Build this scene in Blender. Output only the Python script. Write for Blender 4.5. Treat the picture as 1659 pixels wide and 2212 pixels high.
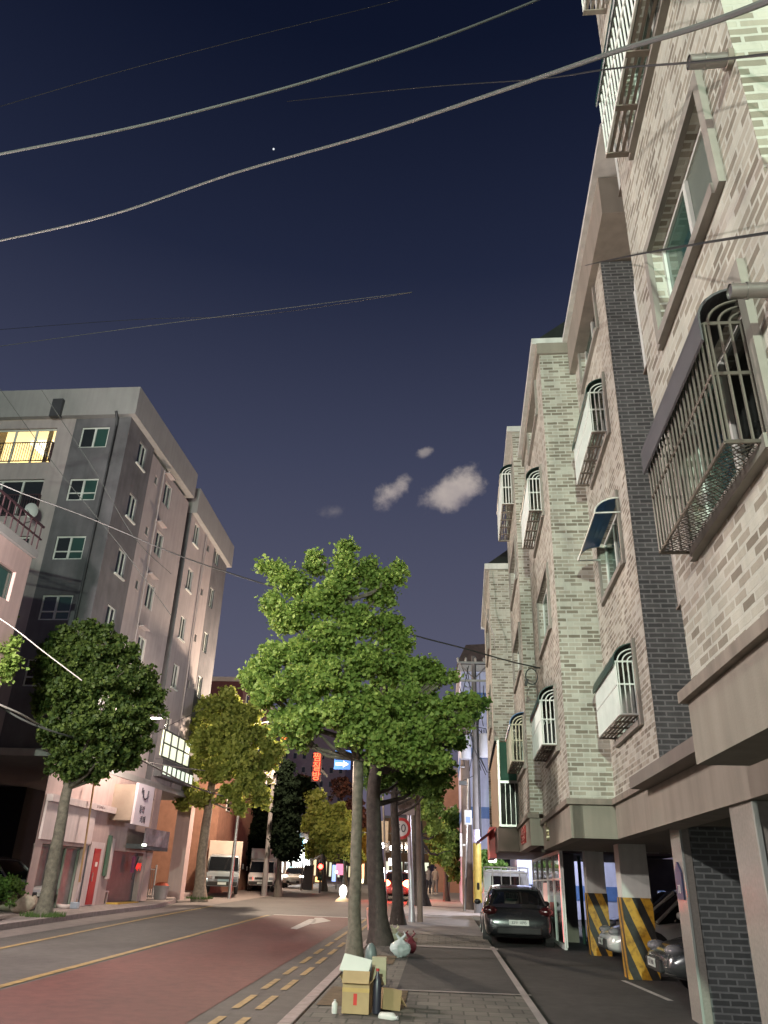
import bpy, math, random
import numpy as np
from mathutils import Vector, Matrix
random.seed(7); rng = np.random.default_rng(7)
C = bpy.context.scene.collection
for o in list(bpy.data.objects): bpy.data.objects.remove(o)
R_ = math.radians

# ------------------------------------------------------------------ camera
CX, CY, FL, H, S, K = 829.5, 1106., 1661., 1.7, 0.016, 0.03
def nrm(v): v = np.array(v, float); return v/np.linalg.norm(v)
_Z = nrm([119.5, 3446, -FL]); _y0 = 1106+(119.5*120.5+FL*FL)/3446
_Y = nrm([120.5, -(_y0-1106), -FL]); _X = np.cross(_Y, _Z)
RC = np.array([_X, _Y, _Z]); OC = np.array([0, 0, H])
cam = bpy.data.cameras.new('camera'); cam_o = bpy.data.objects.new('camera', cam); C.objects.link(cam_o)
cam.sensor_fit = 'VERTICAL'; cam.sensor_height = 24; cam.lens = FL/2212*24
cam.clip_start = 0.1; cam.clip_end = 3000
mw = Matrix.Identity(4)
for i in range(3):
    for j in range(3): mw[i][j] = RC[i][j]
mw.translation = (0, 0, H); cam_o.matrix_world = mw
bpy.context.scene.camera = cam_o
# surveying helpers: a sight line met with the ground, a facade plane or a plane across the street
def ray(px, py): return nrm(RC@np.array([px-CX, CY-py, -FL]))
def GS(px, py, dz=0): d = ray(px, py); return OC+d*((H-dz)/(S*d[1]-d[2]))
def WY(px, py, y): d = ray(px, py); return OC+d*(y/d[1])
def WL(px, py, xl): d = ray(px, py); return OC+d*(xl/(d[0]-K*d[1]))
def gz(y): return S*y
def ga(y): return S*min(y, 13)+.035+.0055*max(0, y-13)   # the parking level flattens out

# ------------------------------------------------------------------ world (night sky with city glow, two small clouds, a star)
sc = bpy.context.scene
sc.view_settings.view_transform = 'Standard'; sc.view_settings.look = 'None'
sc.view_settings.exposure = 0.0; sc.view_settings.gamma = 1.0
w = bpy.data.worlds.new('World'); sc.world = w; w.use_nodes = True
nt = w.node_tree; nt.nodes.clear()
def N(nt, t, **k):
    n = nt.nodes.new(t)
    for a, b in k.items():
        if a.startswith('i_'): n.inputs[a[2:]].default_value = b
        else: setattr(n, a, b)
    return n
def mathn(nt, op, a, b=None, c=None, clamp=False):
    n = nt.nodes.new('ShaderNodeMath'); n.operation = op; n.use_clamp = clamp
    for i, v in enumerate((a, b, c)):
        if v is None: continue
        if isinstance(v, (int, float)): n.inputs[i].default_value = v
        else: nt.links.new(v, n.inputs[i])
    return n.outputs[0]
out = N(nt, 'ShaderNodeOutputWorld'); bg = N(nt, 'ShaderNodeBackground'); nt.links.new(bg.outputs[0], out.inputs[0])
tc = N(nt, 'ShaderNodeTexCoord'); sep = N(nt, 'ShaderNodeSeparateXYZ'); nt.links.new(tc.outputs['Generated'], sep.inputs[0])
ramp = N(nt, 'ShaderNodeValToRGB'); nt.links.new(sep.outputs['Z'], ramp.inputs[0])
e = ramp.color_ramp.elements
e[0].position = 0.0; e[0].color = (.135, .105, .140, 1)
e[1].position = 1.0; e[1].color = (.0016, .0026, .011, 1)
for p, c in ((.12, (.118, .110, .162, 1)), (.27, (.092, .096, .150, 1)), (.49, (.048, .055, .100, 1)), (.68, (.0158, .0212, .049, 1)), (.84, (.0050, .0080, .023, 1))):
    q = e.new(p); q.color = c
col = ramp.outputs[0]
def dot(v):
    n = nt.nodes.new('ShaderNodeVectorMath'); n.operation = 'DOT_PRODUCT'; n.inputs[1].default_value = tuple(v)
    nt.links.new(tc.outputs['Generated'], n.inputs[0]); return n.outputs['Value']
def cloud(col, px, py, rx, ry, rot, seed, colour, dens=1.0, nscale=16.0):
    d = ray(px, py); e1 = nrm(np.cross(d, [0, 0, 1])); e2 = nrm(np.cross(e1, d))
    a = math.radians(rot); f1 = e1*math.cos(a)+e2*math.sin(a); f2 = -e1*math.sin(a)+e2*math.cos(a)
    u = mathn(nt, 'DIVIDE', dot(f1), rx/FL); v = mathn(nt, 'DIVIDE', dot(f2), ry/FL)
    mp = N(nt, 'ShaderNodeMapping'); mp.inputs['Location'].default_value = (seed, seed*2, 0)
    nt.links.new(tc.outputs['Generated'], mp.inputs[0])
    nz = N(nt, 'ShaderNodeTexNoise', i_Scale=nscale, i_Detail=6.0, i_Roughness=.62); nt.links.new(mp.outputs[0], nz.inputs['Vector'])
    r2 = mathn(nt, 'ADD', mathn(nt, 'MULTIPLY', u, u), mathn(nt, 'MULTIPLY', v, v))
    r = mathn(nt, 'SQRT', r2)
    k = mathn(nt, 'ADD', mathn(nt, 'SUBTRACT', 1.0, r), mathn(nt, 'MULTIPLY', mathn(nt, 'SUBTRACT', nz.outputs['Fac'], .5), 2.6))
    k = mathn(nt, 'MULTIPLY', k, 1.15)
    mr = N(nt, 'ShaderNodeMapRange', interpolation_type='SMOOTHSTEP'); nt.links.new(k, mr.inputs[0])
    mr.inputs[1].default_value = 0; mr.inputs[2].default_value = 1; mr.inputs[3].default_value = 0; mr.inputs[4].default_value = dens
    front = mathn(nt, 'GREATER_THAN', dot(d), 0.0)
    fac = mathn(nt, 'MULTIPLY', mr.outputs[0], front)
    nz2 = N(nt, 'ShaderNodeTexNoise', i_Scale=nscale*1.7, i_Detail=4.0); nt.links.new(mp.outputs[0], nz2.inputs['Vector'])
    vv = mathn(nt, 'ADD', mathn(nt, 'MULTIPLY', nz2.outputs['Fac'], .9), mathn(nt, 'MULTIPLY', v, .22))
    rp = N(nt, 'ShaderNodeValToRGB'); nt.links.new(vv, rp.inputs[0])
    rp.color_ramp.elements[0].position = .2; rp.color_ramp.elements[0].color = (colour[0]*.5, colour[1]*.5, colour[2]*.6, 1)
    rp.color_ramp.elements[1].position = .75; rp.color_ramp.elements[1].color = (*colour, 1)
    mx = N(nt, 'ShaderNodeMixRGB'); nt.links.new(fac, mx.inputs[0]); nt.links.new(col, mx.inputs[1]); nt.links.new(rp.outputs[0], mx.inputs[2])
    return mx.outputs[0]
cc = (.60, .52, .46)
col = cloud(col, 978, 1062, 82, 45, 20, 1.3, cc, .9, 18)
col = cloud(col, 848, 1062, 64, 30, 34, 4.1, cc, .88, 20)
col = cloud(col, 922, 978, 20, 12, 20, 2.2, cc, .45, 25)
col = cloud(col, 722, 1106, 40, 22, 15, 6.2, cc, .22, 16)
star = mathn(nt, 'GREATER_THAN', dot(ray(591, 322)), math.cos(1.9/FL))
mx = N(nt, 'ShaderNodeMixRGB'); nt.links.new(star, mx.inputs[0]); nt.links.new(col, mx.inputs[1]); mx.inputs[2].default_value = (.9, .95, 1, 1)
nt.links.new(mx.outputs[0], bg.inputs[0]); bg.inputs[1].default_value = 1.0

# ------------------------------------------------------------------ materials
MATS = {}
def mat(name, colour, rough=.7, metal=0., var=.15, vscale=3., bump=0., bscale=60., emit=None, estr=0., trans=0., spec=.5, alpha=None, dirt=0.):
    if name in MATS: return MATS[name]
    m = bpy.data.materials.new(name); m.use_nodes = True; t = m.node_tree; b = t.nodes['Principled BSDF']
    b.inputs['Roughness'].default_value = rough; b.inputs['Metallic'].default_value = metal
    b.inputs['Specular IOR Level'].default_value = spec
    if var or dirt:
        c = N(t, 'ShaderNodeTexCoord')
        n = N(t, 'ShaderNodeTexNoise', i_Scale=vscale, i_Detail=8., i_Roughness=.6); t.links.new(c.outputs['Object'], n.inputs['Vector'])
        r = N(t, 'ShaderNodeValToRGB'); t.links.new(n.outputs['Fac'], r.inputs[0])
        r.color_ramp.elements[0].position = .3; r.color_ramp.elements[1].position = .7
        r.color_ramp.elements[0].color = tuple(x*(1-var) for x in colour)+(1,)
        r.color_ramp.elements[1].color = tuple(min(1, x*(1+var)) for x in colour)+(1,)
        t.links.new(r.outputs[0], b.inputs['Base Color'])
        if dirt:
            mp = N(t, 'ShaderNodeMapping'); mp.inputs['Scale'].default_value = (3.2, 3.2, .25); t.links.new(c.outputs['Object'], mp.inputs[0])
            n2 = N(t, 'ShaderNodeTexNoise', i_Scale=1.6, i_Detail=6.); t.links.new(mp.outputs[0], n2.inputs['Vector'])
            r2 = N(t, 'ShaderNodeValToRGB'); t.links.new(n2.outputs['Fac'], r2.inputs[0])
            r2.color_ramp.elements[0].position = .35; r2.color_ramp.elements[1].position = .62
            r2.color_ramp.elements[0].color = (1-dirt, 1-dirt, 1-dirt, 1); r2.color_ramp.elements[1].color = (1, 1, 1, 1)
            mm = N(t, 'ShaderNodeMixRGB', blend_type='MULTIPLY'); mm.inputs[0].default_value = 1
            t.links.new(r.outputs[0], mm.inputs[1]); t.links.new(r2.outputs[0], mm.inputs[2]); t.links.new(mm.outputs[0], b.inputs['Base Color'])
        if bump:
            n3 = N(t, 'ShaderNodeTexNoise', i_Scale=bscale, i_Detail=4.); t.links.new(c.outputs['Object'], n3.inputs['Vector'])
            bp = N(t, 'ShaderNodeBump', i_Strength=bump, i_Distance=.01); t.links.new(n3.outputs['Fac'], bp.inputs['Height']); t.links.new(bp.outputs[0], b.inputs['Normal'])
    else: b.inputs['Base Color'].default_value = tuple(colour)+(1,)
    if emit: b.inputs['Emission Color'].default_value = tuple(emit)+(1,); b.inputs['Emission Strength'].default_value = estr
    if trans: b.inputs['Transmission Weight'].default_value = trans
    if alpha is not None: b.inputs['Alpha'].default_value = alpha
    MATS[name] = m; return m
def brickmat(name, c1, c2, mortar, bw=.225, rh=.075, bias=0., ms=.012, bump=.4, rough=.85, stain=.25, offs=.5, c3=None):
    if name in MATS: return MATS[name]
    m = bpy.data.materials.new(name); m.use_nodes = True; t = m.node_tree; b = t.nodes['Principled BSDF']; b.inputs['Roughness'].default_value = rough
    c = N(t, 'ShaderNodeTexCoord'); sp = N(t, 'ShaderNodeSeparateXYZ'); t.links.new(c.outputs['Object'], sp.inputs[0])
    sn = N(t, 'ShaderNodeSeparateXYZ'); t.links.new(c.outputs['Normal'], sn.inputs[0])
    isx = mathn(t, 'GREATER_THAN', mathn(t, 'ABSOLUTE', sn.outputs['X']), .7)
    isz = mathn(t, 'GREATER_THAN', mathn(t, 'ABSOLUTE', sn.outputs['Z']), .7)
    u = mathn(t, 'ADD', mathn(t, 'MULTIPLY', sp.outputs['Y'], isx), mathn(t, 'MULTIPLY', sp.outputs['X'], mathn(t, 'SUBTRACT', 1., isx)))
    v = mathn(t, 'ADD', mathn(t, 'MULTIPLY', sp.outputs['Y'], isz), mathn(t, 'MULTIPLY', sp.outputs['Z'], mathn(t, 'SUBTRACT', 1., isz)))
    cb = N(t, 'ShaderNodeCombineXYZ'); t.links.new(u, cb.inputs[0]); t.links.new(v, cb.inputs[1])
    # slight wobble of the courses
    nz = N(t, 'ShaderNodeTexNoise', i_Scale=9., i_Detail=2.); t.links.new(c.outputs['Object'], nz.inputs['Vector'])
    ad = N(t, 'ShaderNodeVectorMath', operation='MULTIPLY_ADD'); t.links.new(nz.outputs['Color'], ad.inputs[0]); ad.inputs[1].default_value = (.012, .012, 0); t.links.new(cb.outputs[0], ad.inputs[2])
    br = N(t, 'ShaderNodeTexBrick', offset=offs, i_Scale=1.); br.inputs['Brick Width'].default_value = bw; br.inputs['Row Height'].default_value = rh
    br.inputs['Mortar Size'].default_value = ms; br.inputs['Mortar Smooth'].default_value = .15; br.inputs['Bias'].default_value = bias
    t.links.new(ad.outputs[0], br.inputs['Vector'])
    br.inputs['Color1'].default_value = (0, 0, 0, 1); br.inputs['Color2'].default_value = (1, 1, 1, 1); br.inputs['Mortar'].default_value = (.5, .5, .5, 1)
    r = N(t, 'ShaderNodeValToRGB'); t.links.new(br.outputs['Color'], r.inputs[0])
    r.color_ramp.elements[0].position = .0; r.color_ramp.elements[0].color = (*c1, 1)
    r.color_ramp.elements[1].position = 1.; r.color_ramp.elements[1].color = (*c2, 1)
    q = r.color_ramp.elements.new(.5); cm = c3 or tuple((a+d)/2 for a, d in zip(c1, c2)); q.color = (*cm, 1)
    mm = N(t, 'ShaderNodeMixRGB'); t.links.new(br.outputs['Fac'], mm.inputs[0]); t.links.new(r.outputs[0], mm.inputs[1]); mm.inputs[2].default_value = (*mortar, 1)
    mps = N(t, 'ShaderNodeMapping'); mps.inputs['Scale'].default_value = (2.2, 2.2, .45); t.links.new(c.outputs['Object'], mps.inputs[0])
    n2 = N(t, 'ShaderNodeTexNoise', i_Scale=1.1, i_Detail=8., i_Roughness=.65); t.links.new(mps.outputs[0], n2.inputs['Vector'])
    r2 = N(t, 'ShaderNodeValToRGB'); t.links.new(n2.outputs['Fac'], r2.inputs[0]); r2.color_ramp.elements[0].position = .3; r2.color_ramp.elements[1].position = .65
    r2.color_ramp.elements[0].color = (1-stain,)*3+(1,); r2.color_ramp.elements[1].color = (1, 1, 1, 1)
    m2 = N(t, 'ShaderNodeMixRGB', blend_type='MULTIPLY'); m2.inputs[0].default_value = 1; t.links.new(mm.outputs[0], m2.inputs[1]); t.links.new(r2.outputs[0], m2.inputs[2])
    t.links.new(m2.outputs[0], b.inputs['Base Color'])
    hh = mathn(t, 'SUBTRACT', 1., br.outputs['Fac']); n4 = N(t, 'ShaderNodeTexNoise', i_Scale=70.); t.links.new(c.outputs['Object'], n4.inputs['Vector'])
    hh = mathn(t, 'ADD', hh, mathn(t, 'MULTIPLY', n4.outputs['Fac'], .5))
    bp = N(t, 'ShaderNodeBump', i_Strength=bump, i_Distance=.012); t.links.new(hh, bp.inputs['Height']); t.links.new(bp.outputs[0], b.inputs['Normal'])
    MATS[name] = m; return m
def leafmat(name, c, c2):
    if name in MATS: return MATS[name]
    m = bpy.data.materials.new(name); m.use_nodes = True; t = m.node_tree; t.nodes.clear()
    o = N(t, 'ShaderNodeOutputMaterial'); g = N(t, 'ShaderNodeNewGeometry')
    r = N(t, 'ShaderNodeValToRGB'); t.links.new(g.outputs['Random Per Island'], r.inputs[0])
    r.color_ramp.elements[0].color = (*c, 1); r.color_ramp.elements[1].color = (*c2, 1)
    d = N(t, 'ShaderNodeBsdfDiffuse'); tr = N(t, 'ShaderNodeBsdfTranslucent'); gl = N(t, 'ShaderNodeBsdfGlossy', i_Roughness=.6)
    mx = N(t, 'ShaderNodeMixShader'); mx.inputs[0].default_value = .38; m2 = N(t, 'ShaderNodeMixShader'); m2.inputs[0].default_value = 0. if 'conifer' in name else .02
    t.links.new(r.outputs[0], d.inputs[0]); t.links.new(r.outputs[0], tr.inputs[0])
    t.links.new(d.outputs[0], mx.inputs[1]); t.links.new(tr.outputs[0], mx.inputs[2]); t.links.new(mx.outputs[0], m2.inputs[1]); t.links.new(gl.outputs[0], m2.inputs[2])
    t.links.new(m2.outputs[0], o.inputs[0]); MATS[name] = m; return m
def glow(name, c, s): return mat(name, c, .5, 0, 0, emit=c, estr=s)
CREAM = brickmat('cream_brick', (.55, .545, .475), (.20, .175, .135), (.53, .525, .465), bw=.24, rh=.082, ms=.013, bias=.02, c3=(.38, .35, .285), bump=.6, stain=.32)
DARKB = brickmat('slate_brick', (.085, .095, .096), (.15, .165, .165), (.27, .29, .29), bias=0., stain=.3)
PLAST = mat('taupe_plaster', (.255, .23, .19), .85, var=.10, vscale=1.2, bump=.15, dirt=.15)
LEDGE = mat('ledge_stone', (.24, .205, .17), .8, var=.15, dirt=.25)
GRAN = mat('granite_face', (.30, .28, .25), .22, var=.12, vscale=30, spec=.6)
TRIM = mat('window_stone_trim', (.27, .25, .22), .8, var=.12, dirt=.15)
WFR = mat('white_upvc', (.62, .64, .60), .4, var=.05)
PANE = mat('dark_glass', (.02, .024, .022), .06, var=0, spec=.9)
PANEG = mat('green_glass', (.03, .075, .06), .08, var=0, spec=.9)
PANEC = mat('curtained_glass', (.14, .15, .14), .3, var=.35, vscale=2)
WHM = mat('white_painted_metal', (.70, .72, .68), .45, var=.08)
BRM = mat('bronze_metal', (.16, .14, .12), .4, .5, var=.2)
GRC = mat('dark_green_sheet', (.012, .045, .035), .35, var=.2)
BLC = mat('blue_sheet', (.03, .14, .36), .3, var=.2)
CHAR = mat('charcoal_metal', (.06, .06, .065), .5, var=.2)
STEEL = mat('pipe_steel', (.30, .28, .27), .3, .8, var=.2)
WHP = mat('white_column_paint', (.62, .62, .58), .6, var=.1, dirt=.15)
BLK = mat('black_rubber', (.018, .018, .018), .7, var=.2)
ASPH = mat('road_asphalt', (.080, .072, .068), .75, var=.28, vscale=.5, bump=.5, bscale=120, dirt=.22)
APRON = mat('apron_asphalt', (.042, .04, .04), .8, var=.35, vscale=.9, bump=.5, bscale=120, dirt=.3)
REDA = mat('red_road_surface', (.128, .043, .037), .75, var=.2, vscale=.4, bump=.5, bscale=120, dirt=.25)
YEL = mat('yellow_road_paint', (.33, .22, .085), .7, var=.4, vscale=7, dirt=.3)
WHL = mat('white_road_paint', (.46, .43, .41), .7, var=.3, vscale=7, dirt=.2)
CONC = mat('pale_concrete', (.28, .25, .24), .85, var=.15, vscale=2, bump=.3)
KERB = mat('granite_kerb', (.30, .24, .23), .8, var=.2, vscale=8, bump=.3)
PAVE = brickmat('block_paving', (.16, .15, .13), (.11, .10, .09), (.06, .06, .05), bw=.30, rh=.30, ms=.012, bump=.5, offs=.5, stain=.35)
PAVL = brickmat('left_paving', (.36, .29, .27), (.30, .25, .24), (.2, .17, .16), bw=.3, rh=.3, ms=.01, bump=.4, stain=.25)
BARK = mat('tree_bark', (.13, .115, .09), .9, var=.4, vscale=9, bump=.9, bscale=22)
BARKD = mat('dark_bark', (.05, .042, .036), .9, var=.4, vscale=9, bump=.9, bscale=22)
CARD = mat('cardboard', (.42, .30, .16), .85, var=.12)

# ------------------------------------------------------------------ mesh builder
class MB:
    def __init__(s, f=None): s.v = []; s.fc = []; s.f = f
    def add(s, vs, fs):
        b = len(s.v)
        if s.f: vs = [s.f(*p) for p in vs]
        s.v += [tuple(p) for p in vs]; s.fc += [tuple(b+i for i in q) for q in fs]
    def box(s, x0, x1, y0, y1, z0, z1):
        s.add([(x0, y0, z0), (x1, y0, z0), (x1, y1, z0), (x0, y1, z0), (x0, y0, z1), (x1, y0, z1), (x1, y1, z1), (x0, y1, z1)],
              [(0, 3, 2, 1), (4, 5, 6, 7), (0, 1, 5, 4), (1, 2, 6, 5), (2, 3, 7, 6), (3, 0, 4, 7)]); return s
    def obox(s, c, sz, rz=0, rx=0, ry=0):
        m = Matrix.Translation(c) @ Matrix.Rotation(rz, 4, 'Z') @ Matrix.Rotation(rx, 4, 'X') @ Matrix.Rotation(ry, 4, 'Y')
        h = [q/2 for q in sz]
        vs = [m @ Vector((sx*h[0], sy*h[1], sz_*h[2])) for sz_ in (-1, 1) for sx, sy in ((-1, -1), (1, -1), (1, 1), (-1, 1))]
        s.add([tuple(q) for q in vs], [(0, 3, 2, 1), (4, 5, 6, 7), (0, 1, 5, 4), (1, 2, 6, 5), (2, 3, 7, 6), (3, 0, 4, 7)]); return s
    def quad(s, *p): s.add(p, [tuple(range(len(p)))]); return s
    def tube(s, pts, r, n=8, cap=True):
        pts = [Vector(p) for p in pts]; rr = r if isinstance(r, (list, tuple)) else [r]*len(pts)
        vs = []; fs = []; up = None
        for i, p in enumerate(pts):
            d = (pts[min(i+1, len(pts)-1)]-pts[max(i-1, 0)])
            d = d.normalized() if d.length > 1e-9 else Vector((0, 0, 1))
            if up is None: up = Vector((0, 0, 1)) if abs(d.z) < .9 else Vector((1, 0, 0))
            a = d.cross(up); a = a.normalized() if a.length > 1e-6 else d.orthogonal().normalized(); bb = d.cross(a).normalized(); up = -bb if False else up
            if abs(d.dot(up)) > .97: up = a
            for k in range(n):
                t = 2*math.pi*k/n; vs.append(tuple(p+a*math.cos(t)*rr[i]+bb*math.sin(t)*rr[i]))
        for i in range(len(pts)-1):
            for k in range(n): fs.append((i*n+k, i*n+(k+1) % n, (i+1)*n+(k+1) % n, (i+1)*n+k))
        if cap: fs.append(tuple(range(n-1, -1, -1))); fs.append(tuple((len(pts)-1)*n+k for k in range(n)))
        s.add(vs, fs); return s
    def lathe(s, c, prof, n=24, axis='z'):
        vs = []; fs = []
        for r, h in prof:
            for k in range(n):
                t = 2*math.pi*k/n; a, b = r*math.cos(t), r*math.sin(t)
                if axis == 'z': vs.append((c[0]+a, c[1]+b, c[2]+h))
                elif axis == 'x': vs.append((c[0]+h, c[1]+a, c[2]+b))
                else: vs.append((c[0]+a, c[1]+h, c[2]+b))
        for i in range(len(prof)-1):
            for k in range(n): fs.append((i*n+k, i*n+(k+1) % n, (i+1)*n+(k+1) % n, (i+1)*n+k))
        fs.append(tuple(range(n-1, -1, -1))); fs.append(tuple((len(prof)-1)*n+k for k in range(n)))
        s.add(vs, fs); return s
    def ball(s, c, r, n=12, m=8):
        if isinstance(r, (int, float)): r = (r, r, r)
        vs = []; fs = []
        for i in range(m+1):
            ph = math.pi*i/m
            for k in range(n):
                t = 2*math.pi*k/n; vs.append((c[0]+r[0]*math.sin(ph)*math.cos(t), c[1]+r[1]*math.sin(ph)*math.sin(t), c[2]+r[2]*math.cos(ph)))
        for i in range(m):
            for k in range(n): fs.append((i*n+k, (i+1)*n+k, (i+1)*n+(k+1) % n, i*n+(k+1) % n))
        s.add(vs, fs); return s
    def prism(s, poly, a0, a1, axis='x'):
        n = len(poly); vs = []
        for a in (a0, a1):
            for p, q in poly: vs.append((a, p, q) if axis == 'x' else (p, a, q) if axis == 'y' else (p, q, a))
        fs = [tuple(range(n-1, -1, -1)), tuple(range(n, 2*n))]+[(i, (i+1) % n, n+(i+1) % n, n+i) for i in range(n)]
        s.add(vs, fs); return s
    def loft(s, rings, cap=True):
        n = len(rings[0]); vs = [p for r in rings for p in r]; fs = []
        for i in range(len(rings)-1):
            for k in range(n): fs.append((i*n+k, i*n+(k+1) % n, (i+1)*n+(k+1) % n, (i+1)*n+k))
        if cap: fs.append(tuple(range(n-1, -1, -1))); fs.append(tuple((len(rings)-1)*n+k for k in range(n)))
        s.add(vs, fs); return s
    def build(s, name, m, parent=None, smooth=False, bevel=0, fixn=True):
        me = bpy.data.meshes.new(name); me.from_pydata(s.v, [], s.fc)
        import bmesh
        if fixn and len(s.fc) < 20000:
            b = bmesh.new(); b.from_mesh(me); bmesh.ops.remove_doubles(b, verts=b.verts, dist=1e-5) if smooth else None
            bmesh.ops.recalc_face_normals(b, faces=b.faces); b.to_mesh(me); b.free()
        me.materials.append(m); o = bpy.data.objects.new(name, me); C.objects.link(o); o.parent = parent
        if smooth:
            for p in me.polygons: p.use_smooth = True
            me.set_sharp_from_angle(angle=R_(40))
        if bevel:
            md = o.modifiers.new('bevel', 'BEVEL'); md.width = bevel; md.segments = 2; md.limit_method = 'ANGLE'
        return o
def thing(name, label, cat, loc=(0, 0, 0), rotz=0, group=None):
    o = bpy.data.objects.new(name, None); C.objects.link(o); o.location = tuple(float(q) for q in loc); o.rotation_euler = (0, 0, rotz); o.empty_display_size = .2
    o['label'] = label; o['category'] = cat
    if group: o['group'] = group
    return o
def tag(o, label, cat, group=None):
    o['label'] = label; o['category'] = cat
    if group: o['group'] = group
    return o
def struct(o): o['kind'] = 'structure'; return o
def text(name, body, size, m, parent, loc, rot, ext=.01, align='CENTER'):
    cu = bpy.data.curves.new(name, 'FONT'); cu.body = body; cu.size = size; cu.extrude = ext; cu.align_x = align; cu.align_y = 'CENTER'
    t = bpy.data.objects.new(name+'_src', cu); C.objects.link(t)
    me = bpy.data.meshes.new_from_object(t.evaluated_get(bpy.context.evaluated_depsgraph_get())); bpy.data.objects.remove(t)
    o = bpy.data.objects.new(name, me); C.objects.link(o); me.materials.clear(); me.materials.append(m)
    o.parent = parent; o.location = tuple(float(q) for q in loc); o.rotation_euler = rot; return o
ROTB = -math.atan(K)
# facade maps: (u along the wall, w outward, z up)
def FX(x): return lambda u, w, z: (x-w, u, z)       # faces the street from the right side
def FXL(x): return lambda u, w, z: (x+w, u, z)      # faces the street from the left side
def FY(y): return lambda u, w, z: (u, y-w, z)       # faces back towards the viewer
def wall_holes(mb, u0, u1, z0, z1, holes, depth=.14):
    us = sorted({u0, u1, *[h[0] for h in holes], *[h[1] for h in holes]}); zs = sorted({z0, z1, *[h[2] for h in holes], *[h[3] for h in holes]})
    for i in range(len(us)-1):
        for j in range(len(zs)-1):
            uc, zc = (us[i]+us[i+1])/2, (zs[j]+zs[j+1])/2
            if any(h[0] < uc < h[1] and h[2] < zc < h[3] for h in holes): continue
            mb.quad((us[i], 0, zs[j]), (us[i+1], 0, zs[j]), (us[i+1], 0, zs[j+1]), (us[i], 0, zs[j+1]))
    for a, b, c, d in holes:
        mb.quad((a, 0, c), (a, -depth, c), (a, -depth, d), (a, 0, d)); mb.quad((b, 0, c), (b, 0, d), (b, -depth, d), (b, -depth, c))
        mb.quad((a, 0, c), (b, 0, c), (b, -depth, c), (a, -depth, c)); mb.quad((a, 0, d), (a, -depth, d), (b, -depth, d), (b, 0, d))
def window(parent, f, u0, u1, z0, z1, inset=.10, trim=TRIM, tw=.09, tp=.05, fr=WFR, pane=PANE, panes=2, fw=.055, pane2=None, rail=None, flip=False):
    fo = MB(f)
    if trim:
        t = MB(f)
        t.box(u0-tw, u0-.001, .001, tp, z0-tw, z1+tw); t.box(u1+.001, u1+tw, .001, tp, z0-tw, z1+tw)
        t.box(u0-.001, u1+.001, .001, tp-.002, z1+.001, z1+tw); t.box(u0-.001, u1+.001, .001, tp+.02, z0-tw, z0-.001)
        root = t.build('window', trim, parent)
    else: root = None
    fo.box(u0, u0+fw, -inset-.05, -inset, z0, z1); fo.box(u1-fw, u1, -inset-.05, -inset, z0, z1)
    fo.box(u0+fw, u1-fw, -inset-.05, -inset, z0, z0+fw); fo.box(u0+fw, u1-fw, -inset-.05, -inset, z1-fw, z1)
    for k in range(1, panes):
        uc = u0+(u1-u0)*k/panes; fo.box(uc-fw*.7, uc+fw*.7, -inset-.045, -inset+.012, z0+fw, z1-fw)
    if rail: fo.box(u0+fw, u1-fw, -inset-.04, -inset+.005, z0+rail, z0+rail+.05)
    if root is None: root = fo.build('window', fr, parent)
    else: fo.build('frame', fr, root)
    for k in range(panes):
        a, b = u0+(u1-u0)*k/panes, u0+(u1-u0)*(k+1)/panes
        p = MB(f); p.box(a+.02, b-.02, -inset-.035, -inset-.02-.004*k, z0+.02, z1-.02); p.build('pane', (pane2 if (pane2 and k % 2) else pane), root)
    return root
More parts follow.
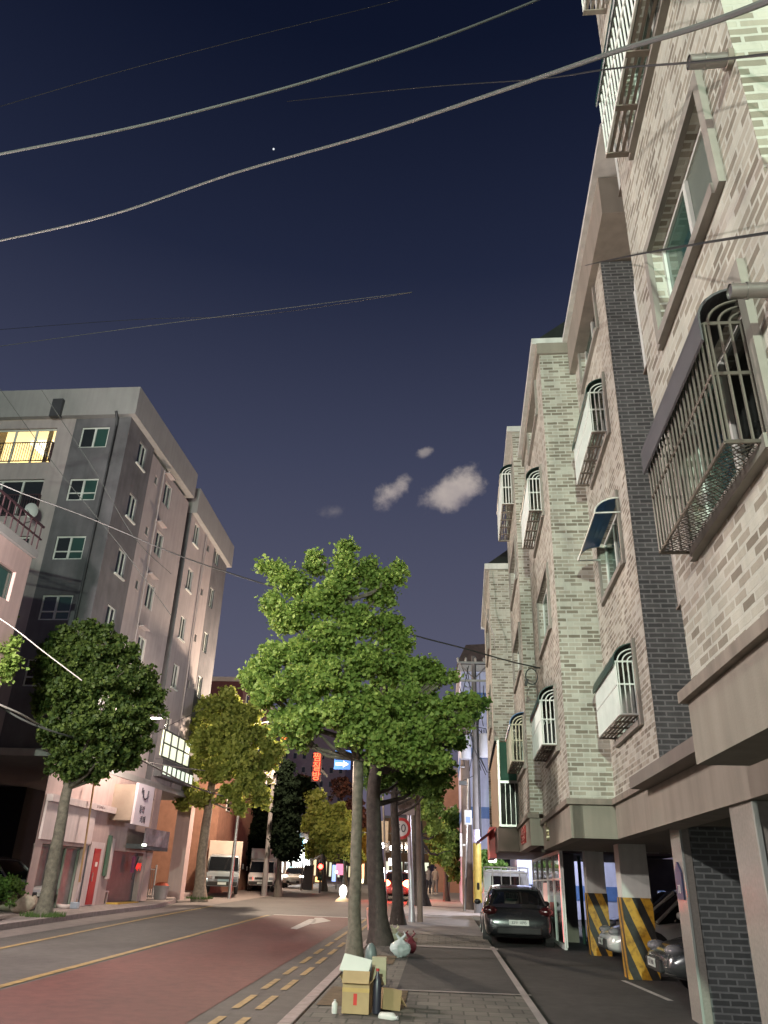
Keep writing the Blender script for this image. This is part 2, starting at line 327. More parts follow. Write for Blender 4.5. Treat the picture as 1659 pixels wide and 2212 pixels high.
def guard(parent, f, u0, u1, z0, z1, dep, m=WHM, cover=GRC, sp=.10, r=.011, arch=True, near=True, floor=LEDGE, mesh_floor=False, sheet=None, nb=4, lip=.05):
    g = MB(f); n = max(2, round((u1-u0)/sp))
    for k in range(n+1): u = u0+(u1-u0)*k/n; g.tube([(u, dep, z0), (u, dep, z1)], r, 6)
    for z in (z0, (z0+z1)/2+.05, z1): g.tube([(u0, dep, z), (u1, dep, z)], r*1.4, 6)
    for u in (u0, u1):
        for z in (z0, (z0+z1)/2+.05, z1): g.tube([(u, 0, z), (u, dep, z)], r*1.4, 6)
        for k in range(nb):
            d = dep*(k+.6)/nb
            pts = [(u, d, z0), (u, d, z1)]
            if arch: pts += [(u, d*math.cos(a), z1+d*.75*math.sin(a)) for a in np.linspace(.2, math.pi/2*.98, 7)]
            g.tube(pts, r, 6)
    root = g.build('window_guard', m, parent, smooth=True)
    if cover:
        c = MB(f); d = dep+.03; A = [0]+list(np.linspace(0, math.pi/2, 8))
        prof = [(d, z1-lip)]+[(d*math.cos(a), z1+d*.80*math.sin(a)+.01) for a in A[1:]]
        for a, b in zip(prof[:-1], prof[1:]):
            c.add([(u0-.04, a[0], a[1]), (u1+.04, a[0], a[1]), (u1+.04, b[0], b[1]), (u0-.04, b[0], b[1]),
                   (u0-.04, a[0]+.012, a[1]+.012), (u1+.04, a[0]+.012, a[1]+.012), (u1+.04, b[0]+.012, b[1]+.012), (u0-.04, b[0]+.012, b[1]+.012)],
                  [(0, 1, 2, 3), (7, 6, 5, 4), (0, 4, 5, 1), (2, 6, 7, 3), (0, 3, 7, 4), (1, 5, 6, 2)])
        c.build('guard_cover', cover, root)
    b = MB(f)
    if mesh_floor:
        k = 0
        while k*.055 < (u1-u0)+dep:
            u = u0+k*.055
            a0, d0 = min(u, u1), max(0, u-u1); a1, d1 = max(u0, u-dep), min(dep, u-u0)
            b.tube([(a0, d0, z0), (a1, d1, z0)], .004, 4); b.tube([(u0+u1-a0, d0, z0+.008), (u0+u1-a1, d1, z0+.008)], .004, 4); k += 1
        b.build('guard_floor', m, root)
    else:
        q = .035
        while q < dep: b.box(u0, u1, q, q+.028, z0-.012, z0+.006); q += .062
        nn = max(2, round((u1-u0)/.55))
        for k in range(nn+1): u = u0+(u1-u0)*k/nn; b.box(u-.03, u+.03, 0, dep+.01, z0-.03, z0-.013)
        b.build('guard_floor', floor, root)
    if sheet:
        sh = MB(f); sh.box(u0+.03, u1-.03, dep-.03, dep-.018, z0+.02, z1-.02); sh.build('guard_sheet', sheet, root)
    return root
def drain(parent, f, u, z0, z1, r=.045, m=None): MB(f).tube([(u, .06, z0), (u, .06, z1)], r, 10).build('drain_pipe', m or CHAR, parent, smooth=True)

# ------------------------------------------------------------------ ground, road, markings
def sheet(name, x0, x1, y0, y1, dz, m, ny=1, kind=True):
    b = MB(); 
    for i in range(ny):
        a, c = y0+(y1-y0)*i/ny, y0+(y1-y0)*(i+1)/ny
        b.quad((x0, a, gz(a)+dz), (x1, a, gz(a)+dz), (x1, c, gz(c)+dz), (x0, c, gz(c)+dz))
    o = b.build(name, m, fixn=False)
    return struct(o) if kind else o
def poly(name, pts, dz, m):
    o = MB().quad(*[(x, y, gz(y)+dz) for x, y in pts]).build(name, m, fixn=False); return struct(o)
sheet('ground', -400, 400, -60, 700, -.012, APRON)
sheet('road', -9.9, -1.78, -40, 320, 0, ASPH)
sheet('side_street', 1.9, 60, 52, 60, .002, ASPH)
sheet('red_bus_lane', -6.05, -2.92, -40, 31.4, .005, REDA)
def line(name, pts, wd, dz, m):
    """one painted mark, a strip along a polyline of ground points"""
    b = MB()
    for (xa, ya), (xb, yb) in zip(pts[:-1], pts[1:]):
        d = Vector((xb-xa, yb-ya)).normalized(); n = Vector((-d.y, d.x))*wd/2
        b.quad((xa+n.x, ya+n.y, gz(ya+n.y)+dz), (xb+n.x, yb+n.y, gz(yb+n.y)+dz), (xb-n.x, yb-n.y, gz(yb-n.y)+dz), (xa-n.x, ya-n.y, gz(ya-n.y)+dz))
    return struct(b.build(name, m, fixn=False))
line('centre_line_marking', [(-6.22, -40), (-6.22, 31.3)], .15, .009, YEL)
line('stop_line_marking', [(-6.1, 31.6), (-2.5, 31.5)], .28, .009, WHL)
b = MB()
y = -6.0
while y < 33:
    L_ = 1.15 if y < 22 else 1.4
    for x in (-2.62, -2.32):
        b.quad((x-.05, y, gz(y)+.009), (x+.05, y, gz(y)+.009), (x+.05, y+L_, gz(y+L_)+.009), (x-.05, y+L_, gz(y+L_)+.009))
    y += 1.75 if y < 22 else 1.5
struct(b.build('double_dashed_line_marking', YEL, fixn=False))
line('left_edge_line_marking', [(-8.55, -10), (-8.75, 17), (-9.3, 27), (-9.6, 36)], .14, .009, YEL)
ar = [GS(627, 2004), GS(672, 1984), GS(700, 1990)]
pts = [(-5.05, 23.9), (-4.9, 23.9), (-4.72, 27.0), (-4.15, 27.75), (-4.15, 28.35), (-4.95, 27.35)]
b = MB(); P_ = lambda px, py: tuple(GS(px, py)[:2])
for q in ([(627, 2006), (641, 2008), (684, 1991), (681, 1986), (668, 1986)], [(680, 1983), (696, 1983), (715, 1990), (672, 1997)]):
    b.quad(*[(P_(*p)[0], P_(*p)[1], gz(P_(*p)[1])+.009) for p in q])
struct(b.build('turn_arrow_marking', WHL, fixn=False))
# right kerb and pavement
def strip3(name, x0, x1, y0, y1, h, m, bev=.012):
    b = MB(); b.add([(x0, y0, gz(y0)-.1), (x1, y0, gz(y0)-.1), (x1, y1, gz(y1)-.1), (x0, y1, gz(y1)-.1), (x0, y0, gz(y0)+h), (x1, y0, gz(y0)+h), (x1, y1, gz(y1)+h), (x0, y1, gz(y1)+h)],
              [(0, 3, 2, 1), (4, 5, 6, 7), (0, 1, 5, 4), (1, 2, 6, 5), (2, 3, 7, 6), (3, 0, 4, 7)])
    return struct(b.build(name, m, bevel=bev))
b = MB(); y = -8.
while y < 31:
    L_ = 0.98
    b.add([(px_, py_, gz(py_)+zz) for zz in (-.1, .12) for px_, py_ in ((-1.78, y), (-1.62, y), (-1.62, y+L_), (-1.78, y+L_))], [(0, 3, 2, 1), (4, 5, 6, 7), (0, 1, 5, 4), (1, 2, 6, 5), (2, 3, 7, 6), (3, 0, 4, 7)]); y += 1.0
struct(b.build('kerb', KERB, bevel=.012))
strip3('pavement', -1.6, 1.22, -8, 31, .105, PAVE, 0)
sheet('asphalt_pavement_patch', -.62, 1.2, 13.0, 19.7, .111, APRON)
sheet('concrete_crossing', -1.6, 1.22, 23.6, 33, .112, mat('worn_concrete_paving', (.20, .185, .18), .6, var=.25, vscale=1.5, bump=.3))
strip3('far_pavement', -1.6, 3.6, 33.2, 160, .115, CONC, 0)
b = MB(); q_ = [-8, 13, 34]
for a, c in zip(q_[:-1], q_[1:]): b.quad((1.24, a, ga(a)), (14, a, ga(a)), (14, c, ga(c)), (1.24, c, ga(c)))
struct(b.build('parking_apron', APRON, fixn=False))
line('pavement_edge_line_marking', [(1.2, 10.5), (1.2, 20.5)], .10, .118, CONC)
line('pavement_seam_marking', [(-.6, 12.9), (1.3, 12.95)], .09, .118, CONC)
MB().quad((3.38, 13.7, ga(13.7)+.006), (3.47, 13.7, ga(13.7)+.006), (3.30, 16.2, ga(16.2)+.006), (3.21, 16.2, ga(16.2)+.006)).build('parking_bay_line_marking', WHL, fixn=False)['kind'] = 'structure'
line('pavement_band_marking', [(-1.5, 20.0), (1.3, 19.9)], .35, .118, CONC)
# tree pit with bare soil round the boxes and the first trees
SOIL = mat('bare_soil', (.11, .075, .04), .95, var=.4, vscale=6, bump=.8, bscale=30)
sheet('soil_bed', -1.55, -.45, 11.3, 13.0, .113, SOIL)
sheet('soil_pit', -1.58, -.85, 16.1, 17.6, .113, SOIL)
sheet('soil_pit', -1.55, -.55, 20.3, 22.2, .113, SOIL)
# left kerb and pavement
b = MB()
lk = [(-9.9, -10), (-10.1, 14), (-10.9, 21), (-11.1, 27), (-11.0, 33), (-11.8, 38), (-13.2, 42), (-14.5, 60), (-14.5, 200)]
for i in range(len(lk)-1):
    (xa, ya), (xb, yb) = lk[i], lk[i+1]
    b.add([(xa, ya, gz(ya)-.1), (xb, yb, gz(yb)-.1), (xb-.16, yb, gz(yb)-.1), (xa-.16, ya, gz(ya)-.1), (xa, ya, gz(ya)+.13), (xb, yb, gz(yb)+.13), (xb-.16, yb, gz(yb)+.13), (xa-.16, ya, gz(ya)+.13)],
          [(4, 5, 6, 7), (0, 1, 5, 4), (1, 2, 6, 5), (2, 3, 7, 6), (3, 0, 4, 7)])
struct(b.build('kerb', KERB))
b = MB()
for i in range(len(lk)-1):
    (xa, ya), (xb, yb) = lk[i], lk[i+1]
    b.quad((xa-.16, ya, gz(ya)+.128), (xb-.16, yb, gz(yb)+.128), (-40, yb, gz(yb)+.128), (-40, ya, gz(ya)+.128))
struct(b.build('pavement', PAVL, fixn=False))
b = MB(); b.quad(*[(x, y_, gz(y_)+.005) for x, y_ in ((-9.85, -10), (-9.85, 320), (-14.4, 320), (-14.4, 60), (-13.1, 42), (-11.7, 38), (-10.9, 33), (-11., 27), (-10.8, 21), (-10., 14))])
struct(b.build('road_shoulder', mat('shoulder_concrete', (.17, .14, .13), .8, var=.2, bump=.4), fixn=False))
b = MB(); b.quad(*[(x, y_, gz(y_)+.137) for x, y_ in ((-12.9, 30.2), (-12.6, 35.5), (-13.4, 35.5), (-13.5, 30.0))])
GRASSM = mat('grass', (.06, .10, .025), .95, var=.5, vscale=20, bump=1., bscale=50)
struct(b.build('grass_verge', GRASSM, fixn=False))

# ------------------------------------------------------------------ right side: three brick apartment buildings
def fascia(parent, f, u0, u1, z0=2.5, z1=3.04, w=.02):
    MB(f).box(u0, u1, -.2, w, z0, z1).build('fascia', PLAST, parent)
    MB(f).box(u0-.05, u1+.05, -.2, w+.06, z1+.003, z1+.10).build('ledge', LEDGE, parent)
def Bt(label, y=0): return thing('apartment_building', label, 'building', (0, 0, 0), ROTB, 'cream brick apartment buildings along the right side')

A = Bt('nearest cream brick apartment building at the right edge with bronze window cage')
w4 = lambda a, b_, zs: [(a, b_, z, z+h) for z, h in zs]
AZ = [(4.15, 1.15), (6.2, .98), (8.65, 1.1), (11.3, 1.1)]
m = MB(FX(1.84)); wall_holes(m, 3.45, 6.4, 3.12, 14.5, w4(4.05, 5.72, AZ))
m.f = None
m.quad((1.84, 6.4, 3.12), (3.4, 6.4, 3.12), (3.4, 6.4, 14.5), (1.84, 6.4, 14.5))
m.quad((1.84, 3.45, 5.6), (2.64, 3.45, 5.6), (2.64, 3.45, 14.5), (1.84, 3.45, 14.5))
m.quad((2.64, 3.45, 5.6), (2.64, -4, 5.6), (2.64, -4, 14.5), (2.64, 3.45, 14.5))
m.quad((1.84, 3.45, 3.12), (1.84, -4, 3.12), (1.84, -4, 5.6), (1.84, 3.45, 5.6))
m.quad((1.84, 3.45, 5.6), (1.84, -4, 5.6), (2.64, -4, 5.6), (2.64, 3.45, 5.6))
m.quad((3.4, 6.4, 3.12), (3.4, 11.15, 3.12), (3.4, 11.15, 12.2), (3.4, 6.4, 12.2))
m.build('wall', CREAM, A)
m = MB(); m.box(2.9, 9, -4, 11.1, 14.5, 14.7); m.box(1.7, 9, -4, 6.5, 14.5, 14.9); m.build('roof', PLAST, A)
m = MB(); m.box(1.80, 2.2, -4, 6.44, 2.60, 3.08); m.build('fascia', PLAST, A)
m = MB(); m.box(1.74, 2.3, -4, 6.50, 3.083, 3.17); m.build('ledge', LEDGE, A)
m = MB(); m.box(2.42, 2.8, -4, 11.1, 2.44, 2.92); m.build('beam', PLAST, A)
m = MB(); m.box(2.2, 9.5, -4, 11.1, 2.925, 3.07); m.build('ceiling_slab', mat('dark_ceiling_plaster', (.17, .15, .13), .9, var=.1), A)  # dark ceiling plaster in one even colour
f = FX(1.84)
for k, (z, h) in enumerate(AZ):
    window(A, f, 4.05, 5.72, z, z+h, inset=.09, panes=2, pane=PANE if k != 1 else mat('frosted_screen', (.12, .15, .125), .5, var=.1), pane2=PANEG, tw=.10, fw=.045)
guard(A, f, 4.1, 5.80, 4.12, 5.0, .27, BRM, CHAR, sp=.085, r=.010, mesh_floor=True, nb=4, lip=.16)
guard(A, f, 4.15, 5.78, 8.62, 9.45, .27, WHM, GRC, sp=.10, r=.012)
guard(A, f, 4.2, 5.95, 11.3, 12.2, .27, WHM, GRC, sp=.11, r=.012)
ff = lambda u, w, z: (u, 6.4+w, z)
for z in (4.0, 6.55, 9.1): guard(A, ff, 1.93, 2.5, z, z+1.05, .36, WHM if z > 5 else BRM, CHAR if z < 5 else None, sp=.08, r=.011)
# flue pipes beside the windows
for (px, py, r, ln) in ((1575, 146, .048, .34), (1668, 640, .046, .32)):
    w = WL(px, py, 1.84); yy = w[1]; zz = w[2]
    p = MB(); p.tube([(1.90, yy, zz), (1.90-ln, yy, zz)], r, 14, cap=False); p.tube([(1.9, yy, zz), (1.9-ln+.006, yy, zz)], r*.86, 14)
    q = p.build('flue_pipe', STEEL, A, smooth=True)
    MB().tube([(1.835, yy, zz), (1.80, yy, zz)], r*1.45, 14).build('flange', LEDGE, q, smooth=True)
    MB().tube([(1.835-ln*.45, yy, zz), (1.835-ln*.45-.02, yy, zz)], r*1.12, 14).build('clamp', STEEL, q, smooth=True)
# columns of building A
m = MB(); m.box(2.46, 3.1, 7.3, 7.95, .0, 2.435); m.build('column', GRAN, A)
m = MB(); m.box(2.45, 2.49, 7.27, 7.31, .0, 2.43); m.build('edge_highlight', mat('edge_highlight_pale', (.5, .55, .5), .12, .3, var=.1), A)  # pale strip paints the bright highlight along the column edge

Bd = Bt('middle cream brick apartment building with slate brick pier and striped parking pillars')
BZ = [(4.0, 1.12), (6.55, 1.15), (9.0, 1.12), (11.3, .98)]
CZ = [(4.2, 1.12), (6.65, 1.3), (9.25, 1.12), (11.9, .98)]
m = MB(FX(2.64)); wall_holes(m, 11.15, 14.7, 3.1, 13.1, w4(11.9, 13.9, BZ))
m.f = FX(1.86); wall_holes(m, 14.7, 19.9, 3.1, 13.1, w4(15.75, 18.1, CZ))
m.f = FY(14.7); wall_holes(m, 1.86, 2.64, 3.1, 13.1, [])
m.f = lambda u, w, z: (u, 19.9+w, z); wall_holes(m, 1.86, 6, 2.5, 13.1, [])
m.build('wall', CREAM, Bd)
m = MB(FY(11.15)); wall_holes(m, 2.645, 3.6, 3.1, 12.2, []); m.build('pier_cladding', DARKB, Bd)
m = MB(); m.box(2.50, 8, 10.0, 14.66, 12.22, 13.08); m.build('eave_wall', PLAST, Bd)
m = MB(); m.box(2.40, 8, 9.0, 14.66, 13.085, 13.2); m.box(1.70, 8, 14.66, 20.0, 13.1, 13.26); m.build('eave', WHP, Bd)
m = MB(); m.box(1.80, 8, 14.63, 19.98, 12.80, 13.095); m.build('cornice', PLAST, Bd)
m = MB(); m.add([(1.75, 14.8, 13.27), (7, 14.8, 13.27), (7, 20, 13.27), (1.75, 20, 13.27), (3.2, 16.6, 15.6)], [(0, 1, 4), (1, 2, 4), (2, 3, 4), (3, 0, 4)])
m.build('roof', mat('dark_roof_tile', (.03, .035, .03), .8, var=.3, bump=.5, bscale=20), Bd)
f = FX(2.64)
for k, (z, h) in enumerate(BZ): window(Bd, f, 11.9, 13.9, z, z+h, inset=.09, panes=2, pane2=PANEG if k in (1, 3) else PANEC)
guard(Bd, f, 11.95, 13.95, 4.08, 4.88, .30, WHM, GRC, sp=.09, r=.011)
guard(Bd, f, 11.95, 13.95, 9.02, 9.85, .30, WHM, GRC, sp=.09, r=.011)
# blue awning over the third window
g = MB(f); d = .42; A_ = np.linspace(0, math.pi/2, 8)
prof = [(d*math.cos(a), 7.35+.28*math.sin(a)) for a in A_]
for a, b_ in zip(prof[:-1], prof[1:]): g.quad((11.8, a[0], a[1]), (13.9, a[0], a[1]), (13.9, b_[0], b_[1]), (11.8, b_[0], b_[1]))
aw = g.build('awning', BLC, Bd)
g = MB(f)
for u in (11.8, 13.9): g.tube([(u, q[0], q[1]) for q in prof], .014, 6); g.tube([(u, 0, 7.36), (u, d, 7.35)], .014, 6)
g.tube([(11.8, d, 7.35), (13.9, d, 7.35)], .014, 6); g.build('awning_frame', WHM, aw, smooth=True)
f = FX(1.86)
for k, (z, h) in enumerate(CZ): window(Bd, f, 15.75, 18.1, z, z+h, inset=.09, panes=2, pane2=PANEG if k in (1, 3) else PANEC)
guard(Bd, f, 15.8, 17.95, 4.25, 5.1, .32, WHM, GRC, sp=.07, r=.012, sheet=mat('translucent_sheet', (.55, .58, .50), .6, var=.1))
guard(Bd, f, 15.8, 17.95, 9.35, 10.15, .32, WHM, GRC, sp=.09, r=.012)
# things stored inside the lower guard
m = MB(f); m.box(16.1, 16.5, .05, .22, 4.27, 4.7); m.box(16.7, 17.0, .05, .24, 4.27, 4.55); m.ball((17.3, .12, 4.42), (.16, .1, .15)); m.build('stored_goods', mat('stored_goods', (.05, .045, .05), .8, var=.6, vscale=6), Bd)
fascia(Bd, FX(2.64), 11.12, 14.66); fascia(Bd, FX(1.86), 14.68, 19.9)
MB().box(1.88, 2.66, 14.68, 14.80, 2.5, 3.04).build('fascia', PLAST, Bd); MB().box(1.78, 2.60, 14.60, 14.80, 3.045, 3.142).build('ledge', LEDGE, Bd)
MB().box(2.66, 3.7, 11.13, 11.25, 2.5, 3.04).build('fascia', PLAST, Bd); MB().box(2.56, 3.7, 11.06, 11.25, 3.045, 3.142).build('ledge', LEDGE, Bd)
m = MB(); m.box(2.05, 9.5, 14.9, 19.9, 2.52, 2.6); m.box(2.85, 9.5, 11.2, 14.9, 2.52, 2.6); m.build('ceiling_slab', MATS['dark_ceiling_plaster'], Bd)
t_ = text('building_emblem', '8', .42, mat('brass_letter', (.6, .5, .35), .25, .8, var=.1), Bd, (1.815, 18.6, 2.76), (R_(90), 0, R_(-90)), .03)
MB().tube([(1.80, 18.75, 2.93), (1.78, 18.62, 3.0)], .022, 6).build('emblem_stroke', MATS['brass_letter'], Bd)
m = MB(); m.box(3.02, 4.6, 11.62, 12.15, .1, 2.515); m.build('tiled_pier', DARKB, Bd)
MB().box(2.90, 3.015, 11.60, 12.17, .1, 2.515).build('pier_corner', GRAN, Bd)
MB().box(2.885, 2.915, 11.585, 11.605, .1, 2.51).build('edge_highlight', MATS['edge_highlight_pale'], Bd)  # same pale highlight strip along the pier's white edge
pl = MB(); pl.box(2.872, 2.897, 11.72, 12.05, 1.62, 1.95); pl.prism([(11.72, 1.953), (12.05, 1.953), (11.885, 2.08)], 2.872, 2.897, 'x')
pl = pl.build('address_plate', mat('address_blue', (.05, .06, .13), .4), Bd)
text('number', '78', .15, WHM, pl, (2.868, 11.885, 1.74), (R_(90), 0, R_(-90)), .002)
HAZ = bpy.data.materials.new('hazard_stripes'); HAZ.use_nodes = True; t = HAZ.node_tree; bs = t.nodes['Principled BSDF']; bs.inputs['Roughness'].default_value = .45
c = N(t, 'ShaderNodeTexCoord'); sp_ = N(t, 'ShaderNodeSeparateXYZ'); t.links.new(c.outputs['Object'], sp_.inputs[0])
ss = mathn(t, 'ADD', mathn(t, 'MULTIPLY', sp_.outputs['Z'], .42), mathn(t, 'SUBTRACT', sp_.outputs['X'], sp_.outputs['Y']))
fr_ = mathn(t, 'FRACT', mathn(t, 'DIVIDE', mathn(t, 'ADD', ss, 40.), .33)); r = N(t, 'ShaderNodeValToRGB'); r.color_ramp.interpolation = 'CONSTANT'
t.links.new(fr_, r.inputs[0]); r.color_ramp.elements[0].color = (.50, .27, .02, 1); r.color_ramp.elements[1].position = .52; r.color_ramp.elements[1].color = (.022, .02, .018, 1)
nz = N(t, 'ShaderNodeTexNoise', i_Scale=12., i_Detail=8.); t.links.new(c.outputs['Object'], nz.inputs[0]); r2 = N(t, 'ShaderNodeValToRGB'); t.links.new(nz.outputs[0], r2.inputs[0])
r2.color_ramp.elements[0].position = .3; r2.color_ramp.elements[0].color = (.5, .45, .4, 1); r2.color_ramp.elements[1].position = .55
mm = N(t, 'ShaderNodeMixRGB', blend_type='MULTIPLY'); mm.inputs[0].default_value = 1; t.links.new(r.outputs[0], mm.inputs[1]); t.links.new(r2.outputs[0], mm.inputs[2]); t.links.new(mm.outputs[0], bs.inputs[0])
for x0, x1, y0, y1, hz in ((2.94, 3.46, 16.55, 17.05, 1.32), (2.92, 3.36, 21.0, 21.45, 1.36)):
    g0 = .15
    p = MB().box(x0, x1, y0, y1, g0, 2.6).build('column', WHP, Bd)
    MB().box(x0-.015, x1+.015, y0-.015, y1+.015, g0, .27+hz).build('hazard_wrap', HAZ, p)
MB().box(2.62, 3.1, 24.6, 25.1, .3, 2.6).build('column', PLAST, Bd)
MB().tube([(3.2, 24.3, .3), (3.2, 24.3, 2.55)], .05, 8).build('drain_pipe', mat('green_pipe', (.03, .07, .05), .4), Bd, smooth=True)
m = MB(); m.box(9.5, 9.7, -4, 17.0, 0, 2.6); m.box(9.5, 9.7, 19.5, 26, 0, 2.6); m.box(9.5, 9.7, 17.0, 19.5, 0, 1.3); m.box(5, 9.5, 26, 26.2, 0, 2.6); m.build('parking_wall', mat('dark_plaster_wall', (.16, .13, .12), .9), Bd)  # dark plaster in one even colour

D = Bt('third cream brick apartment building with red letters on its fascia and a glazed shop below')
DZ = [(4.5, 1.15), (7.0, 1.15), (9.6, 1.15), (12.0, 1.0)]
m = MB(FX(1.57)); wall_holes(m, 20.0, 24.4, 3.3, 14.0, w4(20.6, 23.3, DZ))
m.f = FY(20.0); wall_holes(m, 1.57, 5, 3.3, 14.0, [])
m.f = FX(.92); wall_holes(m, 24.4, 31, 5.7, 11.3, w4(25.6, 28, [(6.4, 1.2), (9, 1.2)]))
m.f = FY(24.4); wall_holes(m, .92, 1.57, 5.7, 11.3, [])
m.f = lambda u, w, z: (u, 31+w, z); wall_holes(m, .92, 6, 2.6, 11.3, [])
m.build('wall', CREAM, D)
m = MB(); m.box(1.42, 6, 19.95, 24.38, 14.0, 14.18); m.box(.78, 6, 24.3, 31.1, 11.3, 11.5); m.build('eave', WHP, D)
m = MB(); m.add([(.85, 24.4, 11.51), (5, 24.4, 11.51), (5, 31, 11.51), (.85, 31, 11.51), (2.1, 26.2, 13.1)], [(0, 1, 4), (1, 2, 4), (2, 3, 4), (3, 0, 4)]); m.build('roof', MATS['dark_roof_tile'], D)
f = FX(1.57)
for k, (z, h) in enumerate(DZ): window(D, f, 20.6, 23.3, z, z+h, pane2=PANEG if k in (1, 3) else PANEC)
guard(D, f, 20.6, 22.9, 4.6, 5.5, .34, mat('cream_metal', (.50, .48, .36), .5), BLC, sp=.12, r=.016, sheet=MATS['translucent_sheet'])
guard(D, f, 20.6, 23.3, 11.9, 12.9, .34, WHM, GRC, sp=.12, r=.016)
f = FX(.92)
for z in (6.4, 9.): window(D, f, 25.6, 28, z, z+1.2, pane2=PANEG)
MB(FX(1.57)).box(19.98, 24.4, -.2, .02, 2.6, 3.2).build('fascia', PLAST, D); MB().box(1.6, 2.6, 19.98, 20.1, 2.6, 3.2).build('fascia', PLAST, D)
MB(FX(1.57)).box(19.92, 24.4, -.2, .08, 3.203, 3.30).build('ledge', LEDGE, D)
MB().box(.95, 6, 24.4, 31, 2.62, 3.25).build('fascia', mat('brown_plaster', (.14, .10, .085), .8), D)
REDL = mat('dull_red_letters', (.30, .035, .03), .5)
s_ = text('sign_letters', '한일빌라', .46, REDL, D, (1.53, 22.2, 2.9), (R_(90), 0, R_(-90)), .02)
# glazed balcony and green awning above the fascia
m = MB(); m.box(1.08, 1.55, 24.25, 24.30, 4.55, 5.65); m.build('green_screen', mat('green_tarpaulin', (.015, .10, .06), .6), D)
m = MB(); m.box(1.0, 1.06, 24.2, 24.4, 3.27, 5.7); m.box(1.06, 1.56, 24.24, 24.28, 4.47, 4.54); m.box(1.06, 1.56, 24.24, 24.28, 3.27, 3.33)
for x in (1.2, 1.34, 1.48): m.box(x, x+.015, 24.24, 24.27, 3.33, 4.47)
m.build('balcony_frame', STEEL, D); MB().box(1.06, 1.56, 24.30, 24.34, 3.3, 4.5).build('balcony_glass', PANE, D)
MB().box(1.0, 5, 24.42, 30.9, 3.27, 5.69).build('balcony_wall', mat('orange_stucco', (.30, .20, .12), .8), D)
# shop below: glass doors with a pinkish glow
PKG = glow('pink_shop_light', (1, .35, .32), 1.1); WG = glow('dim_shop_light', (.9, .55, .5), .22)
m = MB()
for yy in (21.9, 23.9, 25.6, 27.4, 29.2, 31.0): m.box(2.40, 2.48, yy, yy+.07, .4, 2.6)
m.box(2.40, 2.47, 21.97, 31, 2.52, 2.6); m.box(2.40, 2.47, 21.97, 31, 1.9, 1.95); m.box(2.40, 2.47, 21.97, 31, .35, .45); sf = m.build('shop_front', WHM, D)
MB().box(2.435, 2.445, 21.9, 31, .4, 2.55).build('shop_glass', mat('shop_glass', (.10, .09, .09), .08, var=.3, spec=.9), sf)
MB().box(2.422, 2.432, 22.1, 22.35, .5, 2.5).build('light_strip', PKG, sf); MB().box(2.422, 2.432, 24.1, 25.3, 1.0, 1.35).build('red_poster', mat('red_poster', (.5, .03, .03), .5), sf)
MB().box(2.42, 2.43, 26, 27.2, .8, 1.85).build('dim_light_panel', WG, sf)
m = MB(); m.box(.78, .98, 26.5, 29.5, 2.5, 3.4); m.build('red_shop_sign', mat('red_signboard', (.40, .04, .04), .5, var=.2), D)
m = MB(); m.add([(.9, 25.2, 3.3), (.9, 28, 3.3), (.35, 28, 2.9), (.35, 25.2, 2.9)], [(0, 1, 2, 3)]); m.build('shop_awning', mat('red_awning', (.35, .05, .05), .7), D)
t_ = thing('light_box_sign', 'glowing white oval light box hanging at the far end of the brick buildings', 'sign', WY(1063, 1830, 33))
MB().box(-.16, .16, -.08, .08, -.55, .55).build('light_panel', glow('white_lightbox', (1, .97, .9), 5.), t_, bevel=.07)
MB().tube([(.16, 0, .3), (.9, 0, .3)], .02, 6).build('bracket', CHAR, t_)

# ------------------------------------------------------------------ street lamps (their heads stand outside the frame except the small far ones)
def street_lamp(label, x, y, h, aim, colour, watts, group='tall street lamps along the road', size=.25):
    t = thing('street_lamp', label, 'street lamp', (x, y, gz(y)), 0, group)
    a = math.atan2(aim[1], aim[0]); dx, dy = math.cos(a), math.sin(a)
    m = MB(); m.tube([(0, 0, 0), (0, 0, h*.6), (0, 0, h-.5), (dx*.4, dy*.4, h-.08), (dx*1.6, dy*1.6, h+.1)], [.10, .08, .06, .045, .035], 10); m.build('pole', STEEL, t, smooth=True)
    MB().obox((dx*1.9, dy*1.9, h+.08), (.75, .28, .09), a).build('lamp_head', CHAR, t, bevel=.02)
    MB().obox((dx*1.9, dy*1.9, h+.028), (.5, .2, .012), a).build('lamp_lens', glow('lens_%s' % label[:6], colour, 8), t)
    l = bpy.data.lights.new('lamp_light', 'POINT'); l.energy = watts; l.color = colour; l.shadow_soft_size = size
    o = bpy.data.objects.new('lamp_light', l); C.objects.link(o); o.parent = t; o.location = (dx*1.9, dy*1.9, h-.28)
    return t
street_lamp('greenish white street lamp standing behind the viewer on the road side', -4.4, -20, 9.4, (1, 0), (.80, 1.0, .80), 29000)
street_lamp('warm street lamp on the left pavement beside the pink building', -13.2, 13.0, 8.6, (1, 0), (1, .89, .84), 5200)
street_lamp('warm street lamp on the left pavement behind the viewer', -11.6, -7, 9.0, (1, 0), (1, .93, .87), 7000)
street_lamp('warm street lamp hidden behind the crown of the round ginkgo', -12.9, 29.5, 6.6, (1, -.05), (1, .84, .70), 1250)
street_lamp('warm street lamp hidden behind the right side of the yellow green ginkgo', -10.9, 44, 9.0, (1, 0), (1, .78, .58), 8500)
t_ = thing('added_lamp', 'added unseen lamp behind the far end of the brick buildings lighting the blue white walls', 'lamp', (3.3, 33.4, 4.3))  # hidden lamp added to brighten the blue white walls
MB().obox((0, 0, 0), (.3, .14, .12)).build('housing', CHAR, t_, bevel=.02); MB().obox((-.35, 0, .02), (.5, .04, .04)).build('arm', STEEL, t_)
l = bpy.data.lights.new('lamp_light', 'POINT'); l.energy = 1300; l.color = (.86, .88, 1); l.shadow_soft_size = .15; o = bpy.data.objects.new('lamp_light', l); C.objects.link(o); o.parent = t_; o.location = (.0, .3, -.15)
